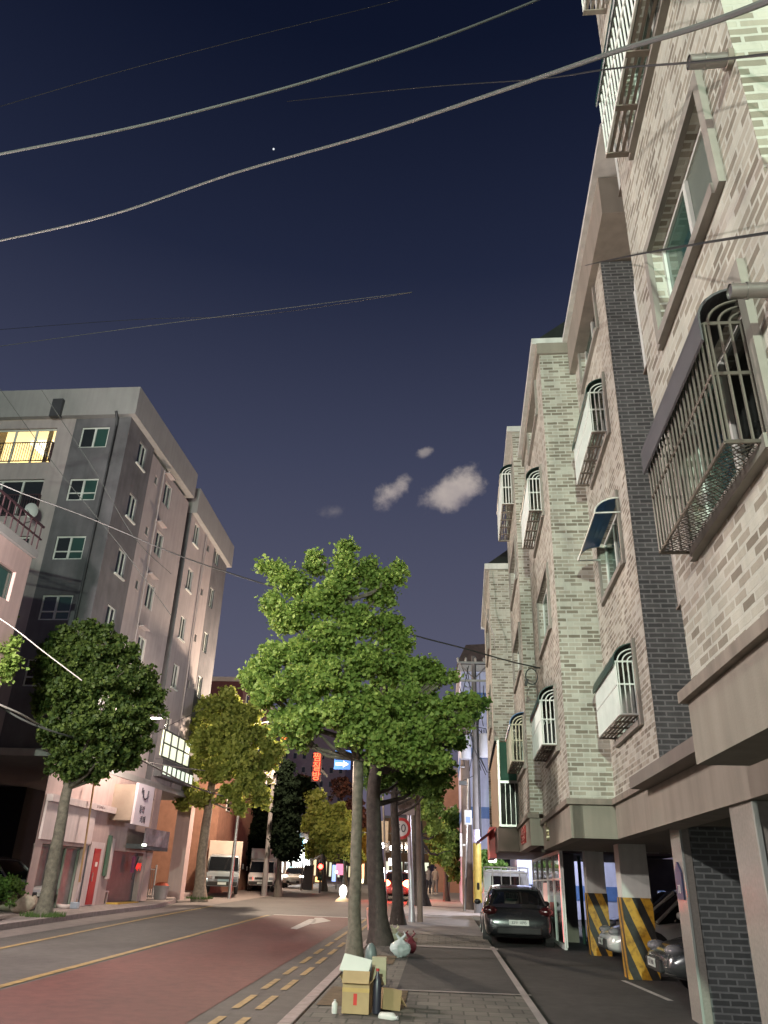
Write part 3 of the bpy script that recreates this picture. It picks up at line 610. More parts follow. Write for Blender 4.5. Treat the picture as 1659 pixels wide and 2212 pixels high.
street_lamp('warm street lamp on the left pavement beyond the conifer', -15.2, 66, 8.5, (1, 0), (1, .80, .62), 5000)  # added to light the far road and trees on the left
street_lamp('warm street lamp on the right pavement far beyond the trunks', 1.2, 76, 7.5, (-1, 0), (1, .72, .45), 4500)  # added to warm the far road and trees between the trunks

# ------------------------------------------------------------------ left side: the six-storey block
BEI = mat('beige_render', (.42, .365, .36), .9, var=.08, vscale=1.5, bump=.15, dirt=.12)
DGR = mat('dark_grey_render', (.135, .13, .14), .9, var=.22, vscale=1.1, bump=.2, dirt=.15)
PAR = mat('parapet_grey', (.33, .32, .315), .85, var=.08, vscale=1., dirt=.1)
LITY = glow('lit_room_yellow', (1, .86, .50), 1.05); LITW = glow('lit_room_white', (.95, 1, .72), 1.0)
T = thing('apartment_building', 'six storey beige and dark grey apartment block with a lit window at its top corner', 'building', (0, 0, 0), ROTB)
XL = -13.6
SZ = [17.35, 14.87, 12.37, 10.0, 7.5]
cz = [17.43, 15.0, 12.47, 10.05, 7.6]
fsd = FXL(XL); ffr = FY(26.0)
hd1 = [(27.15, 27.95, z, z+1.1) for z in SZ]
m = MB(fsd); wall_holes(m, 26.0, 28.6, 5.4, 18.85, hd1); wall_holes(m, 38.1, 40.6, 5.4, 18.3, [(38.4, 39.1, z, z+1.1) for z in SZ])
m.f = ffr; wall_holes(m, -16.0, -13.6, 5.4, 18.85, [(-15.65, -14.45, z, z+.98) for z in cz]); m.f = None
m.quad((-14.3, 33.5, 5.4), (-14.3, 34.15, 5.4), (-14.3, 34.15, 19.3), (-14.3, 33.5, 19.3)); m.quad((XL, 33.5, 5.4), (-14.3, 33.5, 5.4), (-14.3, 33.5, 18.6), (XL, 33.5, 18.6)); m.quad((XL, 34.15, 5.4), (-14.3, 34.15, 5.4), (-14.3, 34.15, 18.6), (XL, 34.15, 18.6))
m.build('dark_wall', DGR, T)
m = MB(fsd); wall_holes(m, 28.6, 33.5, 5.4, 18.6, [(30.4, 31.25, z-.25, z+.85) for z in SZ]+[(29.2, 29.5, z+.1, z+.5) for z in SZ])
m.build('wall', BEI, T); m = MB(fsd); wall_holes(m, 34.15, 38.1, 5.4, 18.3, [(34.8, 35.55, z-.35, z+.8) for z in SZ]+[(37.0, 37.3, z+.1, z+.5) for z in SZ])
m.build('wall', BEI, T); m = MB(ffr); wall_holes(m, -26, -16.0, 5.4, 18.85, [(-19.5, -16.75, z-.65, z+1.0) for z in cz])
m.build('wall', BEI, T); m = MB(lambda u, w, z: (u, 40.6+w, z)); wall_holes(m, -26, -13.6, 5.4, 18.3, [])
m.build('wall', BEI, T)
m = MB(); m.box(-26, XL+.25, 25.75, 33.5, 18.86, 20.2)
m.add([(-26, 34.15, 18.35), (XL+.25, 34.15, 18.35), (XL+.25, 40.8, 18.0), (-26, 40.8, 18.0), (-26, 34.15, 19.75), (XL+.25, 34.15, 19.75), (XL+.25, 40.8, 19.3), (-26, 40.8, 19.3)], [(0, 3, 2, 1), (4, 5, 6, 7), (0, 1, 5, 4), (1, 2, 6, 5), (2, 3, 7, 6), (3, 0, 4, 7)])
m.build('parapet', PAR, T)
for z in cz: window(T, ffr, -15.65, -14.45, z, z+.98, trim=None, inset=.05, pane2=PANEG, rail=.32 if z != cz[0] else None, fw=.06)
for z in SZ:
    window(T, fsd, 27.15, 27.95, z, z+1.1, trim=None, inset=.06, fw=.06)
    window(T, fsd, 30.4, 31.25, z-.25, z+.85, trim=None, inset=.06, fw=.06, pane2=PANEC)
    window(T, fsd, 34.8, 35.55, z-.35, z+.8, trim=None, inset=.06, fw=.06)
    window(T, fsd, 38.4, 39.1, z, z+1.1, trim=None, inset=.06, fw=.06)
    for u in (29.2, 37.0):
        q = MB(fsd); q.box(u, u+.3, -.1, -.06, z+.1, z+.5); q = q.build('window', PANEC, T); MB(fsd).box(u-.03, u+.33, -.05, .02, z+.06, z+.1).build('sill', BEI, q)
    q = MB(fsd); q.box(30.15, 30.9, 0, .25, z+1.12, z+1.17); q.build('drip_hood', BEI, T)
for u, du in ((27.15, .8), (34.8, .75)):
    for z in SZ: MB(fsd).box(u-.05, u+du+.05, .0, .08, z-.06 if u < 30 else z-.41, z if u < 30 else z-.352).build('sill', WFR, T)
# front openings with railings
RAIL = mat('maroon_railing', (.06, .03, .035), .5)
for k, z in enumerate(cz):
    wz0, wz1 = z-.65, z+1.0
    lit = k == 0
    win = window(T, ffr, -19.5, -16.75, wz0, wz1, trim=None, inset=.12, panes=3, fw=.06, pane=mat('clear_pane', (.8, .8, .8), .05, var=0, trans=1., spec=.5) if lit else PANE, pane2=None)
    if lit:
        r = MB(); x0, x1, y0, y1 = -19.5, -16.75, 26.16, 29.0
        r.quad((x0, y1, wz0), (x1, y1, wz0), (x1, y1, wz1+.2), (x0, y1, wz1+.2)); r.quad((x0, y0, wz1+.1), (x1, y0, wz1+.1), (x1, y1, wz1+.1), (x0, y1, wz1+.1))
        r.quad((x1, y0, wz0), (x1, y1, wz0), (x1, y1, wz1+.1), (x1, y0, wz1+.1)); r.quad((x0, y0, wz0), (x0, y1, wz0), (x0, y1, wz1+.1), (x0, y0, wz1+.1))
        r.build('lit_room', LITY, win)
        r = MB(); r.box(-18.6, -17.5, 27.2, 28.3, wz1-.02, wz1+.07); r.build('ceiling_light', glow('room_lamp', (1, .95, .75), 3.), win)
        r = MB()
        for q in range(7): r.box(-19.45+q*.06, -19.42+q*.06, 26.2, 26.24, wz0, wz1)
        r.box(-17.2, -17.0, 26.2, 26.24, wz0, wz1); r.build('curtain', mat('ochre_curtain', (.5, .38, .2), .8), win)
    g = MB(ffr); g.box(-19.55, -16.7, .12, .15, wz0+.85, wz0+.89); g.box(-19.55, -16.7, .12, .15, wz0-.02, wz0+.02)
    for q in range(27): u = -19.5+q*.106; g.box(u, u+.018, .125, .145, wz0, wz0+.86)
    for u in (-19.55, -16.73): g.box(u, u+.03, 0, .15, wz0-.02, wz0+.9)
    g.build('railing', RAIL, T)
MB(ffr).tube([(-14.15, .35, 18.95), (-14.15, .12, 18.7), (-14.15, .07, 18.4), (-14.15, .07, 5.4)], .055, 10).build('drain_pipe', CHAR, T, smooth=True)
MB(ffr).box(-17.0, -16.55, .2, .42, 18.75, 19.6).build('vent_box', CHAR, T)
for u in (30.0, 36.6): MB(fsd).tube([(u, .05, 5.4), (u, .05, 18.5)], .03, 8).build('conduit', BEI, T)
# bay with a bright white window over the passage
MB(fsd).box(34.3, 38.6, 0, .35, 5.6, 6.35).build('sign_band', DGR, T)
q = MB(fsd); q.box(34.7, 38.4, .0, .08, 6.55, 7.65); q = q.build('lit_window', LITW, T)
g = MB(fsd)
for k in range(5): u = 34.7+k*.925; g.box(u-.04, u+.04, .08, .13, 6.5, 7.7)
for z in (6.5, 7.1, 7.65): g.box(34.66, 38.44, .08, .125, z-.03, z+.03)
g.build('frame', DGR, q)
for k in range(7): u = 34.5+k*.6; MB(fsd).box(u, u+.36, .352, .37, 5.72, 6.12).build('lit_panel', glow('small_lit_panels', (.85, 1, .8), .9), T)
# street level of the block: storefront plane
PINK = mat('pink_plaster', (.50, .36, .34), .85, var=.08, vscale=1.5, dirt=.12, bump=.1); PWH = mat('pinkish_white_paint', (.62, .50, .49), .7, var=.06, dirt=.1)
m = MB(fsd); wall_holes(m, 25.4, 35.2, .4, 5.4, [(25.9, 29.0, .4, 2.5), (31.4, 34.6, .4, 2.5), (33.3, 35.0, 3.3, 4.7)], .3); m.build('shopfront_wall', PINK, T)
MB().box(-26, XL+.02, 25.4, 40.6, 5.15, 5.39).build('floor_slab', PAR, T)
MB().box(-14.4, XL+.03, 34.9, 35.6, .4, 5.14).build('pillar', PINK, T); MB().box(-14.3, XL, 40.0, 40.6, .4, 5.14).build('pillar', PINK, T)
MB().box(-26, -20, 35.6, 40, .4, 5.14).build('passage_wall', mat('passage_shade', (.025, .022, .022), .9), T)  # near-black colour stands for the unlit depth of the passage
MB(fsd).box(25.5, 29.2, .02, .10, 2.62, 3.75).build('sign_panel', PWH, T)
MB(fsd).box(25.5, 30.9, .02, .24, 3.76, 3.98).build('balcony_edge', PWH, T)
lt = mat('dull_lettering', (.16, .10, .10), .6)
text('small_lettering', 'ㅍㅏㄹㄷㅗ', .16, lt, T, (XL+.245, 29.2, 3.87), (R_(90), 0, R_(90)), .004)
q = MB(fsd); q.box(29.3, 30.45, .02, .08, .62, 2.72); q = q.build('door_surround', PWH, T)
q = MB(fsd); q.box(29.62, 30.12, .082, .12, .66, 2.5); q = q.build('door', mat('red_door_paint', (.33, .012, .018), .4, var=.1), T)
MB(fsd).box(29.7, 29.73, .12, .16, 1.4, 1.7).build('handle', STEEL, q); MB(fsd).box(29.8, 29.98, .121, .126, 1.9, 2.05).build('door_plate', WHM, q)
m = MB(fsd)
for u in (25.9, 26.9, 27.9, 28.9): m.box(u, u+.08, -.22, -.16, .5, 2.5)
m.box(25.9, 29.0, -.22, -.16, 2.42, 2.5); q = m.build('shop_window', mat('green_grey_frame', (.16, .18, .15), .5), T); MB(fsd).box(25.9, 29, -.25, -.23, .5, 2.5).build('glass', mat('curtain_glass_shop', (.13, .11, .11), .4, var=.5, vscale=2.2, spec=.8), q)
m = MB(fsd); m.box(31.4, 34.6, -.28, -.22, .45, 2.5)
for k in range(12): m.box(31.45, 34.55, -.22, -.205, .6+k*.155, .68+k*.155)
m.build('roller_shutter', mat('grey_shutter', (.14, .14, .15), .4, .3, var=.15), T)
MB(fsd).box(31.5, 33.6, .05, .5, .62, .70).build('yellow_ledge', mat('yellow_wood', (.5, .30, .06), .6), T); MB(fsd).box(31.4, 33.5, .03, .45, .5, .6).build('plinth', PINK, T)
m = MB(); m.box(XL-.1, -12.75, 30.6, 32.3, 3.55, 4.85); bx = m.build('box_bay', mat('beige_panel', (.40, .32, .26), .8, var=.08), T)
sg = MB(); sg.box(-12.745, -12.64, 30.62, 32.3, 3.42, 4.92); sg = sg.build('sign_board', mat('white_signboard', (.68, .60, .66), .5, var=.04), T)
DK = mat('dark_print', (.05, .045, .06), .6)
text('sign_text', '동방', .30, DK, sg, (-12.63, 31.3, 3.98), (R_(90), 0, R_(90)), .004); text('sign_text', '카페', .30, DK, sg, (-12.63, 31.5, 3.62), (R_(90), 0, R_(90)), .004)
q = MB(FXL(-12.635)); q.tube([(31.15, .01, 4.7), (31.2, .01, 4.45), (31.4, .01, 4.38), (31.62, .01, 4.45), (31.66, .01, 4.72)], .035, 6); q.box(31.0, 31.1, 0, .012, 4.6, 4.78); q.build('sign_emblem', DK, sg)
# balcony with a printed banner
MB(fsd).box(32.6, 35.5, .0, .7, 2.62, 2.8).build('balcony_floor', DGR, T)
BN = mat('banner_print', (.20, .17, .20), .6, var=.8, vscale=1.6)
MB(fsd).box(32.6, 35.4, .7, .74, 2.75, 3.4).build('banner', BN, T)
MB(fsd).box(32.4, 32.65, .74, .84, 2.72, 2.80).build('banner_lamp', glow('banner_lamp', (.9, 1, .85), 4), T)
MB(fsd).box(33.4, 33.62, .03, .1, 1.75, 2.35).build('purple_plate', mat('purple_plate', (.20, .03, .12), .5), T)
MB(fsd).tube([(34.0, .06, 2.35), (33.75, .06, 1.95), (33.6, .06, 1.5)], .03, 6).build('bent_pipe', CHAR, T)
text('red_sign_text', '세탁', .32, glow('red_text', (1, .04, .03), .9), T, (XL+.06, 34.1, 1.95), (R_(90), 0, R_(90)), .01)
MB(fsd).box(30.75, 30.95, .03, .12, 1.6, 3.0).build('green_banner', mat('green_banner', (.07, .13, .09), .6), T); MB(fsd).box(31.0, 31.25, .03, .12, 1.5, 2.9).build('white_banner', PWH, T)

# ------------------------------------------------------------------ the nearer pink building cut by the left edge
L2 = thing('pink_building', 'pink building with a dark open ground floor cut off by the left edge', 'building', (0, 0, 0), ROTB)
f2 = FXL(-12.9)
m = MB(f2); wall_holes(m, 8, 20.4, 4.2, 10.2, [(17.6, 19.8, 8.6, 9.5), (17.6, 19.6, 5.4, 6.8)], .25); m.f = lambda u, w, z: (u, 20.4+w, z); wall_holes(m, -26, -12.9, 4.2, 10.2, [])
m.build('wall', PINK, L2)
MB(f2).box(7.9, 20.5, -.3, .1, 10.21, 10.45).build('parapet', PAR, L2)
for a in ((17.6, 19.8, 8.6, 9.5), (17.6, 19.6, 5.4, 6.8)): window(L2, f2, *a, trim=None, inset=.1, fr=mat('dark_frame', (.05, .06, .055), .5), pane=PANEG)
MB().box(-26, -12.9, 8, 20.4, 4.0, 4.19).build('floor_slab', BEI, L2)
for yy in (10., 13.8, 17.2, 19.9): MB().box(-13.4, -12.95, yy, yy+.45, .1, 3.99).build('column', PINK, L2)
MB().box(-26, -15.5, 8, 20.4, .1, 3.99).build('back_wall', MATS['passage_shade'], L2)  # near-black colour stands for the darkness of the open ground floor
MB(f2).box(17, 20, .02, .09, 3.0, 3.6).build('green_sign', mat('dull_green_sign', (.08, .12, .09), .5), L2)
m = MB(f2)
for k in range(22): u = 14.0+k*.3; m.box(u, u+.03, .1, .13, 10.46, 11.2)
m.box(14, 20.45, .09, .14, 11.2, 11.26); m.box(14, 20.45, .09, .14, 10.8, 10.84); m.build('railing', RAIL, L2)
# satellite dish on the balcony
dp = WY(68, 1102, 25.7)
t_ = thing('satellite_dish', 'white satellite dish on the balcony of the six storey block', 'satellite dish', dp)
m = MB(); prof = [(.02, -.06), (.18, -.045), (.32, 0), (.33, .012), (.18, -.03), (.02, -.045)]
vs = MB(); vs.lathe((0, 0, 0), prof, 24, 'y'); o = vs.build('dish', WHM, t_, smooth=True); o.rotation_euler = (R_(-15), 0, R_(35)); o.scale = (.75, 1, 1.1)
MB().tube([(0, .05, 0), (-.05, .25, -.35), (-.3, .3, -.4)], .02, 6).build('arm', STEEL, t_); MB().tube([(0, -.02, -.2), (.0, -.3, -.12)], .012, 6).build('feed_arm', STEEL, t_)

# ------------------------------------------------------------------ buildings further along
def block(name, label, cat, x0, x1, y0, y1, z1, m, wins=None, lit=(), band=None, roofm=PAR, floors=None):
    t = thing(name, label, cat, (x0, y0, gz(y0)-.3))
    w_, d_ = x1-x0, y1-y0
    MB().box(0, w_, 0, d_, 0, z1).build('wall', m, t); MB().box(-.15, w_+.15, -.15, d_+.15, z1+.003, z1+.35).build('roof', roofm, t)
    if band:
        for z in band: MB().box(-.03, w_+.03, -.03, d_+.03, z, z+.55).build('painted_band', mat('blue_band', (.06, .13, .32), .6), t)
    if wins:
        nx, nz, ww, wh, zs, face = wins; k = 0
        for j in range(nz):
            for i in range(nx):
                z = zs+j*2.8
                L_ = w_ if face == 'y' else d_
                u = (i+.5)*L_/nx
                if face == 'y': b_ = MB().box(u-ww/2, u+ww/2, -.06, .02, z, z+wh); p_ = MB().box(u-ww/2+.05, u+ww/2-.05, -.075, -.058, z+.05, z+wh-.05)
                else:
                    xx = w_ if face == 'x' else 0; sg_ = 1 if face == 'x' else -1
                    b_ = MB().box(min(xx, xx+.06*sg_), max(xx, xx+.06*sg_), u-ww/2, u+ww/2, z, z+wh); p_ = MB().box(min(xx+.058*sg_, xx+.075*sg_), max(xx+.058*sg_, xx+.075*sg_), u-ww/2+.05, u+ww/2-.05, z+.05, z+wh-.05)
                wo = b_.build('window', WFR, t); p_.build('pane', (LITY if k % 2 else LITW) if k in lit else PANE, wo); k += 1
    return t
WBL = mat('pale_blue_white_paint', (.42, .45, .62), .7, var=.08, dirt=.15)
wbl = block('apartment_building', 'white building with blue bands behind the utility poles', 'building', 1.15, 9, 42, 50, 11.9, WBL, (2, 4, .9, 1.3, 2.2, 'y'), (), (4.4, 7.3, 10.2))
m = MB(); m.add([(-.2, -.3, 12.3), (2.2, -.3, 12.3), (2.2, 3, 12.3), (-.2, 3, 12.3), (.3, 0, 13.4), (1.9, 0, 13.5), (1.9, 3, 13.5), (.3, 3, 13.4)], [(0, 1, 5, 4), (1, 2, 6, 5), (2, 3, 7, 6), (3, 0, 4, 7), (4, 5, 6, 7), (0, 3, 2, 1)]); m.build('rooftop_canopy', mat('brown_canopy', (.07, .05, .045), .8, var=.3), wbl)
block('shop_building', 'low white and blue shop wall behind the parked white truck', 'building', 3.3, 9.5, 36.5, 40, 3.4, WBL, (2, 1, 1.0, .8, 1.2, 'y'), (), (1.0,))
block('building', 'far amber lit corner building closing the street between the trunks', 'building', -8.5, -1.5, 128, 140, 9, mat('amber_far_wall', (.34, .22, .12), .8), (7, 2, .75, 1.6, 1.3, 'y'), (0, 1, 2, 4, 5, 6, 8, 11))
block('house', 'small orange lit house above the dark hedge right of the trees', 'building', -.4, 1.6, 66, 74, 9.2, mat('orange_lit_render', (.45, .24, .17), .8, var=.1), (2, 2, .5, .8, 3, 'y'))
ORB = mat('orange_brown_render', (.27, .135, .09), .85, var=.15)
block('building', 'orange brown building behind the left ginkgo trees', 'building', -22, -13.6, 50, 62, 7.6, ORB, (3, 2, .8, 1.0, 2.2, 'x'))
block('building', 'tall dark red building silhouetted above the left ginkgo tree', 'building', -30, -16.0, 62, 74, 15.5, mat('dark_red_facade', (.07, .025, .03), .9), (4, 5, .8, 1.1, 2.4, 'x'))
block('building', 'grey tower block far down the street behind the tree trunks', 'building', -9.5, -1.0, 190, 210, 22, mat('hazy_grey', (.36, .29, .34), .9), (6, 6, .8, 1.2, 3., 'y'), (3, 8, 14, 20, 27))
block('building', 'mauve apartment block far off to the left of the street', 'building', -36, -20, 170, 190, 30, mat('hazy_mauve', (.50, .38, .42), .9), (8, 8, .8, 1.2, 3., 'y'), (21, 40))
block('building', 'low brown shop row far down the right side of the street', 'building', 2.4, 14, 62, 120, 5.5, mat('brown_far', (.16, .10, .08), .9), (14, 1, 1.6, 1.6, 1.2, 'nx'), (2, 5, 6, 9))
# coloured shop signs on the far corner
for k, (px, py, w_, h_, c_, s_, lb) in enumerate(((690, 1905, .5, .5, (1, .55, .2), 2.5, 'small orange lit sign left of the first trunk'), (790, 1880, .7, .9, (1, .5, .25), 2.2, 'orange lit sign between the first and second trunks'), (785, 1905, 1.2, .6, (1, .9, .6), 3, 'cream lit sign low between the first and second trunks'), (838, 1895, .8, .7, (.7, .8, 1), 4.5, 'pale blue lit sign above the brake lights'), (848, 1862, .5, .4, (1, .9, .8), 4, 'small white lit sign over the road between the second and third trunks'), (735, 1878, .5, .6, (1, .25, .4), 1.5, 'small pink lit sign beyond the marker lamp'), (722, 1900, .3, 1.6, (.35, .5, 1), 1.6, 'slim blue lit sign beyond the marker lamp'), (655, 1868, .9, .5, (.6, .95, 1), 4, 'cyan white lit sign over the bright shop'))):
    q = WY(px, py, 96+k); t_ = thing('lit_sign', lb, 'sign', q, 0, 'lit shop signs at the end of the street')
    MB().box(-w_, w_, -.08, .08, -h_, h_).build('sign_panel', glow('far_sign_%d' % k, c_, s_), t_, bevel=.05); MB().box(-.06, .06, .08, .2, -q[2]+gz(q[1]), h_).build('support', CHAR, t_)
# bright shop on the left
SHW = glow('bright_shop_window', (.95, 1, .97), 6)
sh = block('shop_building', 'brightly lit shop with white windows and blue sign across the junction', 'shop', -22.6, -13.4, 73, 88, 4.6, mat('shop_wall', (.22, .2, .19), .8))
m = MB()
m.box(9.205, 9.25, .5, 14.6, .7, 3.1)
q = m.build('shop_window', SHW, sh)
m = MB()
for k in range(13): m.box(9.255, 9.32, .45+k*1.17, .6+k*1.17, .6, 3.1)
m.box(9.255, 9.33, .45, 14.7, 3.1, 3.25); m.box(9.255, 9.33, .45, 14.7, 1.1, 1.18); m.build('frame', CHAR, q)
MB().box(9.25, 9.7, .3, 6, 3.4, 4.4).build('sign_board', glow('cyan_sign', (.35, .85, 1), 3), sh); MB().box(9.25, 9.7, 6.4, 11, 3.4, 4.3).build('sign_board', glow('white_sign', (.9, .95, 1), 4), sh)
MB().box(9.25, 9.6, 11.4, 14.8, 3.4, 4.2).build('sign_board', mat('grey_sign', (.3, .3, .32), .5), sh)
m = MB(); m.box(.3, 9.0, -.07, -.005, .8, 2.9); m.build('shop_window', glow('shop_window_front', (.95, 1, .97), 1.6), sh)
sh2 = block('shop_building', 'amber lit shop row beyond the bright shop', 'shop', -26, -14.8, 92, 150, 6, mat('amber_wall', (.30, .20, .11), .8), (12, 1, 2.2, 1.8, 1., 'x'), (0, 1, 3, 4, 6, 8, 9))

# ------------------------------------------------------------------ trees
SPR = 52
def leaves(blobs, n_per, size, seed, droop=.35, ctr=None):
    """fan-shaped leaves set along short drooping sprays that fill each lobe of a crown; blobs = (x, y, z, rx, ry, rz)"""
    g = np.random.default_rng(seed); P = []; 
    vol = np.array([(b[3]*b[4]*b[5])**(2/3) for b in blobs]); tot = vol.sum()
    for b, v in zip(blobs, vol):
        n = int(n_per*v/tot); ns = max(4, n//SPR)
        c = np.array(b[:3]); r = np.array(b[3:])
        d = g.normal(size=(ns, 3)); d /= np.linalg.norm(d, axis=1)[:, None]; d[:, 2] = d[:, 2]*.8+.05
        tip = d*r*(g.uniform(.7, 1.05, (ns, 1))+(g.random((ns, 1)) < .16)*g.uniform(.15, .6, (ns, 1))); base = tip*g.uniform(.25, .6, (ns, 1))
        t = g.uniform(0, 1, (ns, SPR))**.75
        p = base[:, None, :]+(tip-base)[:, None, :]*t[..., None]
        p[..., 2] -= droop*np.linalg.norm(tip, axis=1)[:, None]*t**2*.25
        sp = (.05+.085*(1-t))*max(1., size/.12); p += g.normal(size=p.shape)*sp[..., None]*np.array([1, 1, .8])
        P.append((p+c).reshape(-1, 3))
    P = np.concatenate(P); N_ = len(P)
    nrm_ = g.normal(size=(N_, 3))*.85+np.array([0, -.35, .45]); nrm_ /= np.linalg.norm(nrm_, axis=1)[:, None]
    a = np.cross(nrm_, g.normal(size=(N_, 3))); a /= np.linalg.norm(a, axis=1)[:, None]; b_ = np.cross(nrm_, a)
    s = size*g.uniform(.6, 1.35, (N_, 1))
    # ginkgo fan: narrow at the stalk, wide rim, slightly folded
    v0 = P-a*s*.5; v1 = P+b_*s*.55+a*s*.15+nrm_*s*.12; v2 = P+a*s*.5; v3 = P-b_*s*.55+a*s*.15+nrm_*s*.12
    V = np.stack([v0, v1, v2, v3], 1).reshape(-1, 3)
    return V, N_
def tree(label, base, trunk, rad, blobs, n, size, lm, bark, seed, group='street trees', limbs=True, name='ginkgo_tree', fork=None, droop=.35):
    t = thing(name, label, 'tree', base, 0, group); base = np.array([float(q) for q in base]); g = random.Random(seed)
    T_ = [Vector(np.array(p, float)-base) for p in trunk]
    # finer, slightly wandering trunk with a root flare
    pts, rr = [], []
    for i in range(len(T_)-1):
        for k in range(6):
            q = k/6; p = T_[i].lerp(T_[i+1], q); jj = .012 if (i or k) else 0
            pts.append(p+Vector((g.uniform(-jj, jj), g.uniform(-jj, jj), 0))); f = (i+q)/(len(T_)-1); rr.append(rad*(1-.55*f)*(1+.55*max(0, 1-(i*6+k)/2.2)))
    pts.append(T_[-1]); rr.append(rad*.4)
    m = MB(); m.tube(pts, rr, 14)
    bl = [tuple(np.array(b[:3])-base)+tuple(b[3:]) for b in blobs]
    top = T_[-1]
    tr = m.build('trunk', bark, t, smooth=True)
    if limbs:
        m = MB()
        for b in bl:
            c = Vector(b[:3]); k = min(range(len(pts)), key=lambda i: (pts[i]-(c-Vector((0, 0, .55*math.hypot(c.x-pts[i].x, c.y-pts[i].y)+.1)))).length); k = max(k, len(pts)//2)
            s_ = pts[k]; mid = s_.lerp(c, .5)+Vector((0, 0, -.10*(c-s_).length)); r0 = min(rr[k]*.6, .03+.02*(c-s_).length)
            m.tube([s_, mid, c], [r0, r0*.65, r0*.3], 7)
            for q in range(5):
                d = Vector((g.uniform(-1, 1)*b[3], g.uniform(-1, 1)*b[4], g.uniform(-.3, .9)*b[5]))*.8; s2 = mid.lerp(c, g.uniform(0, 1)); m.tube([s2, s2.lerp(c+d, .5)+Vector((0, 0, .06)), c+d], [r0*.35, r0*.25, r0*.12], 5)
        m.build('branches', bark, t, smooth=True)
    V, N_ = leaves(bl, n, size, seed, droop)
    me = bpy.data.meshes.new('crown'); me.vertices.add(len(V)); me.vertices.foreach_set('co', V.ravel().astype(np.float32))
    me.loops.add(4*N_); me.polygons.add(N_); me.loops.foreach_set('vertex_index', np.arange(4*N_, dtype=np.int32)); me.polygons.foreach_set('loop_start', np.arange(0, 4*N_, 4, dtype=np.int32))
    me.update(calc_edges=True); me.materials.append(lm); o = bpy.data.objects.new('crown', me); C.objects.link(o); o.parent = t
    return t
def BL(spec, y0, sc_=1.0, seed=1):
    """lobes surveyed as (px, py, radius in px, depth offset) round a tree standing y0 away"""
    o = []
    for px, py, r, dy in spec:
        c = WY(px, py, y0+dy); rm = r/FL*np.linalg.norm(c-OC); o.append((c[0], c[1], c[2], rm*sc_*.98, rm*sc_*.98, rm*sc_*.98))
    return o
LG = leafmat('ginkgo_leaf', (.14, .235, .045), (.34, .45, .11)); LY = leafmat('lamp_yellow_leaf', (.20, .24, .045), (.36, .38, .09)); LD = leafmat('dark_leaf', (.07, .14, .03), (.15, .26, .055)); LK = leafmat('conifer_leaf', (.005, .008, .005), (.009, .014, .008))  # LY leaves have the lamp's yellow light mixed into their colour
b0 = GS(765, 2085)
sp = [(746, 1178, 14, 0), (744, 1200, 22, 0), (750, 1228, 24, 0), (678, 1200, 12, .2), (682, 1225, 22, .2), (572, 1224, 12, 0), (795, 1218, 16, .3), (862, 1232, 12, .2), (538, 1460, 14, 0), (970, 1462, 12, .6), (640, 1262, 36, -.2), (600, 1238, 24, 0), (590, 1300, 26, 0), (800, 1245, 32, .3), (848, 1250, 24, .2), (820, 1290, 34, .5), (740, 1265, 40, 0), (700, 1300, 44, -.3), (640, 1330, 42, -.3), (610, 1345, 26, 0), (770, 1340, 46, 0), (840, 1345, 34, .7), (860, 1385, 36, .8),
      (720, 1385, 50, -.4), (660, 1410, 44, -.5), (600, 1420, 40, -.2), (560, 1450, 32, 0), (548, 1475, 24, 0), (580, 1500, 36, -.3), (640, 1480, 50, -.8), (710, 1465, 54, -1.0), (790, 1430, 50, -.4), (850, 1440, 42, .4), (910, 1450, 34, .6), (945, 1465, 24, .6),
      (610, 1560, 36, -.1), (660, 1555, 44, -.7), (730, 1540, 44, -1.0), (800, 1530, 50, -.8), (870, 1520, 46, -.2), (930, 1530, 38, .2), (980, 1520, 26, .3), (1020, 1517, 18, .3), (955, 1575, 32, .3), (1000, 1560, 22, .3), (900, 1580, 44, -.2), (835, 1590, 44, -.7), (770, 1595, 34, -.8), (645, 1600, 24, 0), (870, 1630, 36, -.3), (930, 1640, 34, .2), (815, 1625, 26, -.6)]
tree('tall ginkgo street tree nearest the viewer, bright green crown behind the boxes', b0, [b0, WY(768, 1860, b0[1]), WY(775, 1640, b0[1]), WY(765, 1440, b0[1]), WY(748, 1230, b0[1])], .135, BL(sp, b0[1], 1.0), 64000, .085, LG, BARK, 3)
b0 = GS(822, 2052)
tree('second ginkgo with a thick leaning dark trunk beside the plastic bags', b0, [b0, WY(812, 1900, b0[1]), WY(806, 1740, b0[1]), WY(815, 1600, b0[1]), WY(830, 1480, b0[1])], .24, BL([(840, 1500, 46, 0), (900, 1500, 44, .5), (790, 1560, 44, .3), (860, 1580, 48, .2), (920, 1600, 42, .6), (820, 1650, 38, .3), (880, 1670, 40, .4), (935, 1670, 34, .8), (1010, 1530, 24, .6), (1035, 1518, 16, .4), (985, 1600, 24, .8), (900, 1560, 44, 1.5), (960, 1560, 36, 1.5)], b0[1]+.5), 30000, .10, LD, BARKD, 5)
b0 = GS(860, 2006)
tree('third ginkgo with a slim dark trunk just left of the speed limit sign', b0, [b0, WY(858, 1880, b0[1]), WY(852, 1740, b0[1]), WY(855, 1600, b0[1])], .20, BL([(860, 1640, 40, 0), (900, 1680, 32, 0), (925, 1690, 30, 0), (815, 1690, 30, .5), (940, 1640, 34, -.6), (915, 1650, 36, -.5), (935, 1700, 28, -.4)], b0[1]), 22000, .105, LD, BARKD, 8)
b0 = GS(905, 1962)
